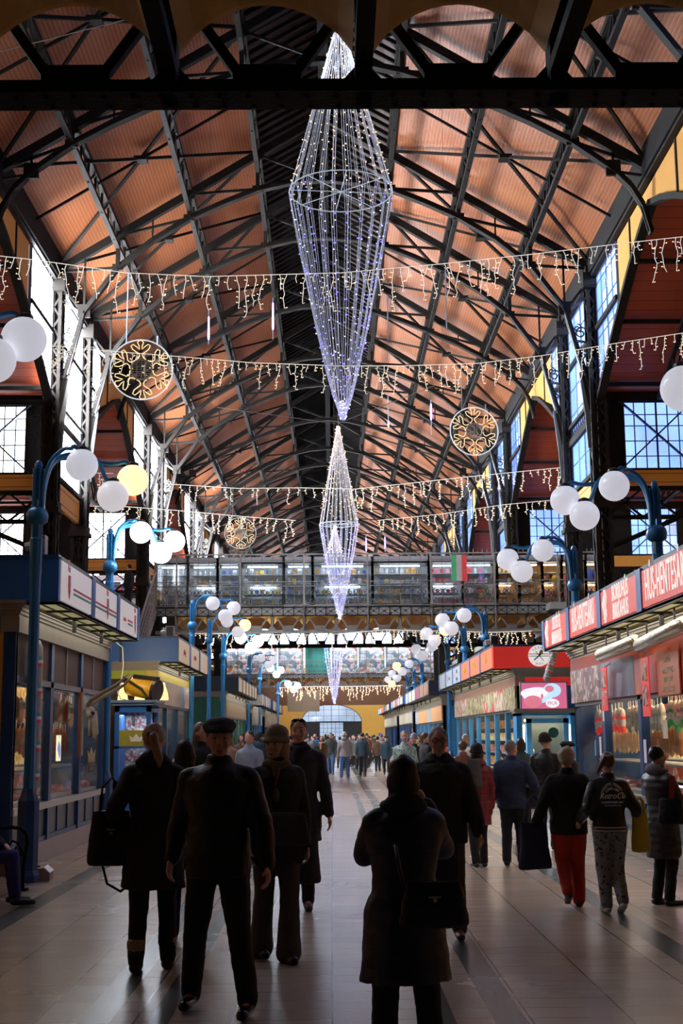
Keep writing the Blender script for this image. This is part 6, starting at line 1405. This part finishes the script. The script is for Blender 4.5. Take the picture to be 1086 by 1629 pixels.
person('woman in beige knitted beanie and black coat, looking aside', 440, 1159, 1528, 196, feet=((-.07, .12), (.09, -.14)), coat=BLK, hem=.72, bulk=1.1, flare=.03, trousers=cloth('grey_wide_trousers', (.075, .06, .055)), tw=1.05, tflare=.03, hat='beanie', hatm=cloth('beige_knit', (.24, .19, .14)), style='bob', hair=BLOND, female=True, headyaw=-38, headtilt=4, scarf=mat('blonde_scarf', (.12, .09, .05), .9))
g = PZ(440, 1528, 0); c = PY(458, 1318, g.y - .28); bag('dark grey shoulder bag at the hip of the woman in the beanie', c, .34, .24, .12, cloth('grey_bag_cloth', (.045, .045, .05)), R(-12), 0, strap=[(-.14, .05, .08), (-.2, .16, .35), (-.16, .22, .62)])
person('man in open grey coat with sunglasses pushed up on his dark hair', 476, 1144, 1446, 183, feet=((-.08, .10), (.07, -.16)), lift=(0, .10), coat=cloth('charcoal_overcoat', (.035, .038, .045)), hem=.62, bulk=1.08, flare=.04, scarf=BLK, hair=mat('near_black_hair', (.012, .009, .008), .45), hat='sunglasses', style='short', hands=((-.29, .05, .80), (.2, .2, .98)), headyaw=-6, shoes=mat('brown_shoe', (.05, .02, .015), .5), curls=(.35, .7))
g = PZ(476, 1446, 0); c = PY(487, 1362, g.y - .25); bag('black coat folded over the arm of the man in the grey coat', c, .30, .52, .16, BLK, R(20), 0, nm='folded_coat', slump=.4, cat='coat')
person('small person in brown quilted jacket between the two nearest walkers', 291, 1178, 1497, 5, feet=((-.09, 0), (.09, -.05)), coat=puffer('brown_puffer', (.10, .055, .025)), hem=.72, bulk=1.1, female=True, style='bob', hands=((-.24, .2, 1.05), (.24, .2, 1.05)))
person('woman with long highlighted brown hair by the second left stall', 318, 1150, 1392, 170, feet=((-.09, 0), (.09, 0)), coat=BLK, hem=.80, style='long', hair=mat('highlighted_hair', (.16, .11, .07), .5, 0, .5, 50), female=True, headyaw=60)
person('person in dark jacket holding up a phone beside the blue booth', 292, 1176, 1372, 20, Y=19.2, H=1.62, coat=BLK, style='short', hands=((-.1, .30, 1.42), (.12, .30, 1.42)))
c = PY(297, 1184, 19.45); t = thing('phone', 'dark phone held up beside the blue booth', 'phone', c); MB().box((-.04, 0, -.08), (.04, .01, .08)).obj('case', BLACK, t)
person('woman in navy quilted long coat photographing, nearest of all, seen from behind', 648, 1203, 1716, 4, feet=((-.13, 0), (.15, .02)), coat=puffer('navy_puffer', (.010, .012, .045), .11), hem=.52, bulk=1.2, flare=.055, tw=1.12, style='bob', hair=mat('dark_brown_hair', (.014, .009, .007), .5), female=True, hands=((-.12, .34, 1.38), (.17, .26, 1.46)), hood=cloth('navy_hood', (.01, .012, .03)), curls=(.9, 1.0))
g = PZ(648, 1716, 0)
c = PY(690, 1438, g.y - .30); bag('flat dark crossbody bag on the back of the woman in the navy coat', c, .34, .22, .08, mat('navy_leather', (.008, .008, .016), .4), R(4), 0, strap=[(-.15, -.02, .09), (-.17, .0, .18), (-.18, .05, .28)], nm='crossbody_bag', closure=True)
c = PY(648, 1238, g.y + .42); t = thing('camera', 'small dark camera held up by the woman in the navy coat', 'camera', c); MB().box((-.06, 0, -.04), (.06, .03, .04)).obj('camera_body', BLACK, t); MB().lathe([(.03, 0), (.028, .04), (.02, .045)]).obj('lens', BLACK, t); t.children[1].rotation_euler = (R(-90), 0, 0)
person('grey haired man with glasses and goatee in hooded black jacket, facing the viewer', 704, 1158, 1498, 178, feet=((-.15, -.10), (.10, .10)), coat=cloth('matt_black_jacket', (.017, .017, .018)), hem=.80, bulk=1.32, trousers=cloth('brown_cargo', (.055, .042, .03)), tw=1.15, hair=GREYH, glasses=True, beard=mat('white_goatee', (.32, .30, .28), .8), hood=mat('dark_fleece_hood', (.03, .028, .026), .9), shoes=mat('dark_red_sneaker', (.10, .012, .012), .5), skin=SKIN2, hands=((-.32, .10, .88), (.30, .16, .95)), vox=.0075)
g = PZ(706, 1400, 0); c = PY(708, 1420, 9.4 if False else PZ(704, 1498, 0).y - .25); bag('dark bag hanging low between the goateed man and the woman photographing', c, .28, .55, .16, cloth('dark_bag', (.012, .012, .014)), 0, .1, nm='shopping_bag', slump=.5)
person('woman in burgundy quilted jacket with dark bobbled hat, seen from behind', 762, 1185, 1380, 12, feet=((-.10, -.14), (.08, .05)), coat=puffer('burgundy_puffer', (.22, .012, .022)), hem=.60, bulk=1.1, flare=.02, hat='beanie', hatm=cloth('black_knit', (.012, .010, .012)), style='bob', female=True, hood=puffer('burgundy_hood', (.20, .012, .02)))
g = PZ(762, 1380, 0); c = PY(753, 1230, g.y - .16); bag('grey drawstring backpack on the burgundy jacket', c, .22, .36, .12, cloth('grey_backpack', (.10, .10, .11)), R(8), 0, nm='backpack', cat='backpack')
person('grey haired man in navy jacket with crossbody bag, seen from behind', 818, 1178, 1377, -12, feet=((-.10, 0), (.11, .03)), coat=cloth('navy_jacket', (.022, .038, .085)), hem=.80, bulk=1.3, trousers=cloth('dark_navy_trousers', (.012, .014, .022)), tw=1.1, hair=GREYH, headyaw=-40, hands=((-.26, .12, .95), (.34, .15, .98)))
g = PZ(818, 1377, 0); c = PY(848, 1268, g.y - .05); bag('dark grey satchel on the hip of the man in the navy jacket', c, .28, .26, .10, cloth('grey_satchel', (.05, .05, .055)), R(-30), 0, strap=[(-.1, -.05, .1), (-.28, -.14, .38), (-.42, -.1, .62)])
person('man in black leather coat and pointed black beanie beside the glowing doorway', 873, 1168, 1352, -25, feet=((-.1, 0), (.1, 0)), coat=LEA, hem=.72, bulk=1.15, hat='beanie', style='short', hair=GREYH, headyaw=-15)
person('man in black peaked cap with pale collar beside the man in leather', 908, 1180, 1350, -60, feet=((-.1, 0), (.1, 0)), coat=BLK, hem=.78, hat='cap', scarf=mat('white_collar', (.5, .5, .48), .9), headyaw=-10)
person('woman with short blonde hair, black fleece and red trousers, walking away', 909, 1190, 1444, -4, feet=((-.05, -.18), (.09, .08)), lift=(.12, 0), coat=mat('black_fleece', (.010, .009, .009), .95, 0, .2, 30, bump=.6, bscale=45), hem=.80, bulk=1.28, trousers=cloth('red_trousers', (.42, .022, .010)), tw=1.22, hair=WHITEH, style='fluffy', female=True, shoes=mat('dark_sneaker', (.03, .03, .035), .6), hands=((-.36, .06, .90), (.30, .16, .98)))
g = PZ(909, 1444, 0); c = PY(850, 1345, g.y + .05); bag('large navy tote bag carried beside the red trousers', c, .36, .46, .14, cloth('navy_tote', (.016, .022, .06)), R(18), .26, nm='tote_bag', slump=.5)
PATT = spots('grey_patterned_cloth', [(.20, .20, .22), (.22, .22, .24), (.03, .03, .03), (.21, .21, .23), (.19, .19, .21), (.21, .21, .23), (.20, .20, .22), (.22, .22, .24)], 46, .9)
BT, BS, _ = person('woman with brown ponytail, lettered black jacket and grey patterned trousers', 975, 1197, 1452, 3, feet=((-.07, .02), (.08, -.10)), lift=(0, .06), coat=mat('black_satin', (.010, .010, .011), .4, 0, .2, 8, bump=.3, bscale=8), hem=.88, bulk=1.18, trousers=PATT, tw=1.12, hair=BROWNH, style='pony2', female=True, shoes=mat('white_sneaker', (.6, .58, .56), .5), hands=((-.30, .15, 1.0), (.34, .08, .92)), cuffband=mat('white_rib', (.5, .5, .5), .8))
for s_, sz, z, cv, sp_, sxx in (('ANTARCTIC TREATY CO', .042, 1.405, .15, 1.0, .8), ('LONG LIFE', .042, 1.355, .14, 1.0, .8), ('TRADEMARK INC.', .036, 1.205, None, 1, .9), ('ROUTE SOUTH POLE', .022, 1.17, None, 1, .9)):
    text(s_, sz * BS, SW, parent=BT, mw=face_mat((0, -.172 * BS, z * BS), (0, -1, 0)), ext=.004, curve=cv * BS if cv else None, sx=sxx, spacing=sp_)
text('RetroCo', .095 * BS, SW, parent=BT, mw=face_mat((0, -.174 * BS, 1.275 * BS), (0, -1, 0)), ext=.004, shear=.4, sx=.85)
g = PZ(975, 1452, 0); c = PY(1018, 1322, g.y + .0); bag('yellow plastic carrier bag held beside the patterned trousers', c, .20, .40, .12, mat('yellow_plastic', (.50, .36, .02), .35), R(20), .12, nm='carrier_bag', slump=.3)
person('shopper with short black hair and glasses in long grey quilted coat over a grey hoodie', 1057, 1187, 1440, -62, feet=((-.08, 0), (.10, .02)), coat=puffer('grey_puffer', (.045, .042, .045), .075), hem=.52, bulk=1.12, flare=.01, style='short', glasses=True, hood=cloth('grey_hoodie', (.20, .19, .22)), hands=((-.10, .32, 1.12), (.12, .34, 1.10)), hair=mat('jet_hair', (.006, .005, .006), .4), headyaw=-6)
g = PZ(1057, 1440, 0); c = PY(1067, 1290, g.y - .22); bag('black bag with a red strap held by the shopper in the grey quilted coat', c, .26, .26, .12, LEA, R(-20), 0); MB().beam((0, 0, 0), (.03, 0, .34), .05, .02).obj('red_strap', mat('red_leather', (.35, .03, .02), .5), COL.objects[-1] if False else [o for o in COL.objects if o.get('label') == 'black bag with a red strap held by the shopper in the grey quilted coat'][0])
# --- seated person on the bench: only knees and shoes reach the frame
t = thing('person', 'seated person in blue jeans on the bench, only knees and shoes in view', 'person', (PZ(18, 1440, 0).x, PZ(18, 1440, 0).y, 0), R(-80))
def seated(t):
    b = MB(); hp = [(-.09, -.48, .50), (.09, -.48, .50)]; kn = [(-.10, -.04, .50), (.12, -.0, .50)]; an = [(-.12, .0, .09), (.12, .06, .09)]
    def chain(m_, k): 
        for i in (0, 1): cap(m_, hp[i], kn[i], .085 * k, .062 * k); cap(m_, kn[i], an[i], .06 * k, .038 * k)
    b.loft([((0, -.5, .45), .16, .11), ((0, -.5, .6), .15, .11), ((0, -.48, .85), .17, .12), ((0, -.46, .98), .13, .08), ((0, -.45, 1.03), .06, .06)], 16); cap(b, (0, -.46, 1.0), (0, -.44, 1.13), .055, .05); b.sphere((0, -.44, 1.2), .1, 16, 12, .78, .94, 1.05); b.sphere((0, -.40, 1.15), .06, 12, 8); cap(b, (0, -.35, 1.21), (0, -.335, 1.17), .01, .015, 8)
    for i, sx in ((0, -1), (1, 1)):
        e, w = ik((sx * .19, -.46, .97), (sx * .10, -.12, .62), .28, .25, (sx, -.4, -.3)); cap(b, (sx * .18, -.46, .97), e, .05, .042); cap(b, e, w, .04, .028); hand(b, w, (w - e), (0, 0, -1), -sx, .3)
    chain(b, .85); me = remesh(b, .009, 2, 0, 1, 0, 'body'); me.materials.append(SKIN); o = bpy.data.objects.new('body', me); COL.objects.link(o); o.parent = t
    b = MB(); chain(b, 1.15); b.sphere((0, -.48, .52), .16, 14, 10, 1.1, .9, .7); me = remesh(b, .012, 3, .008, 9, 3, 'jeans'); me.materials.append(cloth('blue_jeans', (.020, .022, .15))); o = bpy.data.objects.new('jeans', me); COL.objects.link(o); o.parent = t
    b = MB(); b.loft([((0, -.5, .5), .19, .14), ((0, -.48, .85), .2, .15), ((0, -.46, 1.0), .14, .10), ((0, -.45, 1.07), .08, .08)], 16)
    for i, sx in ((0, -1), (1, 1)): e, w = ik((sx * .19, -.46, .97), (sx * .10, -.12, .62), .28, .25, (sx, -.4, -.3)); cap(b, (sx * .18, -.46, .97), e, .07, .06); cap(b, e, w, .06, .045)
    me = remesh(b, .013, 3, .008, 7, 2, 'jacket'); me.materials.append(BLK); o = bpy.data.objects.new('jacket', me); COL.objects.link(o); o.parent = t
    b = MB(); b.sphere((0, -.46, 1.22), .107, 14, 10, .82, .9, .95); b.obj('hair', MATS['dark_hair'], t, smooth=True)
    for i in (0, 1):
        b = MB(); A = Vector(an[i]); cap(b, A + Vector((0, -.03, -.045)), A + Vector((0, .16, -.05)), .042, .036, 12, ((0, 0, 1), .85)); me = remesh(b, .009, 2, 0, 1, 0, 'shoe'); me.materials.append(mat('dark_trainers', (.03, .03, .03), .6)); o = bpy.data.objects.new('shoe', me); COL.objects.link(o); o.parent = t
seated(t)
# --- middle distance
FAR = dict(vox=.014, cvox=.022)
JEANS = cloth('faded_jeans', (.06, .12, .26)); JD = cloth('dark_jeans', (.02, .035, .08))
person('man in pale grey hooded jacket and blue jeans walking down the middle', 548, 1165, 1238, 10, feet=((-.16, -.15), (.16, .18)), coat=cloth('pale_grey_jacket', (.30, .28, .30)), hem=.82, bulk=1.2, trousers=JEANS, tw=1.1, hat='beanie', hatm=cloth('white_knit', (.6, .58, .55)), hood=cloth('pale_grey_hood', (.32, .3, .3)), shoes=mat('grey_shoe', (.08, .08, .09)), **FAR)
person('person in bright yellow jacket and black trousers in the crowd', 578, 1168, 1229, 4, coat=cloth('yellow_jacket', (.62, .62, .02)), hem=.84, hair=BLOND, **FAR)
person('woman in pale coat with fur-trimmed hood in the crowd', 607, 1168, 1221, 6, coat=cloth('dusty_pink_coat', (.42, .34, .34)), hem=.62, flare=.02, furhood=mat('tan_fur', (.42, .28, .15), .9), hat='beanie', hatm=cloth('blue_knit', (.05, .08, .35)), female=True, **FAR)
person('woman in brown jacket with sunlit peach scarf in the middle of the hall', 512, 1171, 1238, 176, feet=((-.12, -.1), (.1, .12)), coat=cloth('brown_jacket', (.12, .06, .03)), hem=.80, trousers=JD, scarf=mat('peach_scarf', (.7, .42, .28), .9), style='bob', hair=BROWNH, female=True, **FAR)
person('man in dark open jacket and jeans beside the woman with the peach scarf', 526, 1166, 1233, 174, feet=((-.1, .1), (.1, -.1)), coat=cloth('dark_olive_jacket', (.03, .035, .035)), hem=.84, trousers=JEANS, **FAR)
person('person in bright blue jacket behind the woman with the peach scarf', 501, 1168, 1222, 170, coat=cloth('bright_blue_jacket', (.02, .20, .45)), hem=.80, hair=BLOND, **FAR)
person('man in pale green checked shirt, face caught by the sun', 645, 1163, 1300, 160, coat=spots('checked_shirt', [(.45, .55, .50), (.30, .45, .40), (.55, .6, .55), (.12, .22, .2)], 40, .8), hem=.84, trousers=JD, hair=mat('sandy_hair', (.3, .18, .08), .6), headyaw=25, vox=.011, cvox=.016)
person('person in grey bobble hat behind the man in the checked shirt', 660, 1168, 1285, 165, coat=BLK, hat='beanie', hatm=cloth('heather_knit', (.22, .20, .22)), **FAR)
person('man in black jacket turned towards the produce racks on the right', 679, 1165, 1290, -70, coat=BLK, hem=.78, hair=BROWNH, **FAR)
person('balding man looking into the red-ended stall', 744, 1168, 1290, -60, coat=cloth('beige_mac', (.35, .32, .24)), hem=.62, hair=WHITEH, **FAR)
person('woman with curly hair between the goateed man and the burgundy jacket', 738, 1180, 1310, 20, coat=cloth('rust_coat', (.2, .08, .05)), style='fluffy', hair=BROWNH, female=True, **FAR)
person('dark haired person in front of the glowing doorway', 832, 1174, 1325, -10, coat=cloth('dark_teal_coat', (.02, .04, .05)), hem=.7, style='bob', female=True, **FAR)
person('person in pale jacket behind the flat-capped man', 396, 1163, 1330, 160, coat=cloth('pale_blue_jacket', (.28, .32, .42)), hem=.80, **FAR)
c = PY(205, 926, YF + 3.4)
person('person in black jacket standing at the stair end of the footbridge', 204, 926, 0, 60, loc=Vector((c.x, YF - .35, 6.14 - .05)) if False else Vector((PY(205, 926, YF + 1).x, YF + 1.0, 6.14)), H=1.66, coat=BLK, **FAR)
# --- far crowd: a few builds copied with their own clothing colours
protos = []
cc = [(.02, .02, .025), (.03, .04, .07), (.10, .05, .03), (.05, .05, .05), (.18, .16, .15), (.25, .04, .03), (.015, .04, .06), (.12, .10, .05)]
CM_ = [cloth('crowd_cloth_' + 'abcdefgh'[i], c) for i, c in enumerate(cc)]
for k, (fy, st, hat, fem, hm_) in enumerate(((4, 'short', None, False, .8), (176, 'bob', None, True, .62), (8, 'short', 'beanie', False, .78), (182, 'long', None, True, .8), (170, 'short', 'cap', False, .7))):
    t, _, _ = person('x', 500, 1170, 1220, fy, loc=Vector((0, 0, 0)), H=1.72, coat=CM_[k], hem=hm_, style=st, hat=hat, female=fem, feet=((-.1, .1), (.1, -.1)), vox=.02, cvox=.028)
    protos.append(t)
rc = random.Random(11); used = set()
names = {0: 'near-black coat', 1: 'navy coat', 2: 'brown coat', 3: 'charcoal coat', 4: 'pale grey coat', 5: 'red coat', 6: 'teal coat', 7: 'olive coat'}
spots_ = []
for i in range(96):
    Y = 42 + i * .75 + rc.uniform(-.8, .8); x = XC + rc.choice([rc.uniform(-3.3, -.9), rc.uniform(.7, 3.4), rc.uniform(-3, 3)])
    if Y < 46 and -1.6 < x < 2.6: x = rc.choice([-3.0, 3.2]) + rc.uniform(-.3, .3)
    if all((x - a) ** 2 + (Y - b) ** 2 > .5 for a, b in spots_): spots_.append((x, Y))
for i, (x, Y) in enumerate(spots_):
    k = rc.randrange(5); t = protos[k] if k not in used else dup(protos[k]); used.add(k)
    ci = rc.randrange(8); tag(t, f'distant passer-by in a {names[ci]}, one of the crowd beyond the yellow jacket', 'person', 'distant crowd, ' + names[ci])
    t.location = (x, Y, 0); t.rotation_euler = (0, 0, R(rc.choice([0, 180]) + rc.uniform(-25, 25))); s = rc.uniform(.92, 1.05); t.scale = (s, s, s)
    for o in t.children:
        if o.name.startswith(('coat', 'jacket')): o.material_slots[0].link = 'OBJECT'; o.material_slots[0].material = CM_[ci]
for k in range(5):
    if k not in used:
        for o in list(protos[k].children): bpy.data.objects.remove(o)
        bpy.data.objects.remove(protos[k])
# ================================================================== light
w = bpy.data.worlds.new('sky'); sc.world = w; w.use_nodes = True
bg = w.node_tree.nodes['Background']; bg.inputs[0].default_value = (.55, .75, 1, 1); bg.inputs[1].default_value = 2.0
sd = bpy.data.lights.new('sun', 'SUN'); sd.energy = 14; sd.angle = R(.6); sd.color = (1, .93, .84)
so = bpy.data.objects.new('sun', sd); COL.objects.link(so)
SUNDIR = Vector((-1, .2, -.16))
so.rotation_euler = SUNDIR.to_track_quat('-Z', 'Y').to_euler()
sc.view_settings.view_transform = 'Standard'; sc.view_settings.look = 'None'; sc.view_settings.gamma = 1; sc.view_settings.exposure = 0.4
sc.view_settings.use_curve_mapping = False
sc.cycles.max_bounces = 7; sc.cycles.diffuse_bounces = 4; sc.cycles.glossy_bounces = 3; sc.cycles.transparent_max_bounces = 16; sc.cycles.transmission_bounces = 4
sc.cycles.sample_clamp_indirect = 2.5; sc.cycles.use_denoising = True; sc.cycles.sample_clamp_direct = 6; sc.cycles.use_adaptive_sampling = False; sc.cycles.denoising_prefilter = 'ACCURATE'; w.cycles.sampling_method = 'NONE'
KEEP = ('left_window_glass', 'far_left_window_glass', 'dimmed_window_glass', 'right_window_glass', 'end_window_glass', 'sunglow_globe', 'white_tube')
for m_ in bpy.data.materials:
    m_.cycles.emission_sampling = 'FRONT' if m_.name in KEEP else 'NONE'
try: sc.cycles.use_light_tree = True
except Exception: pass
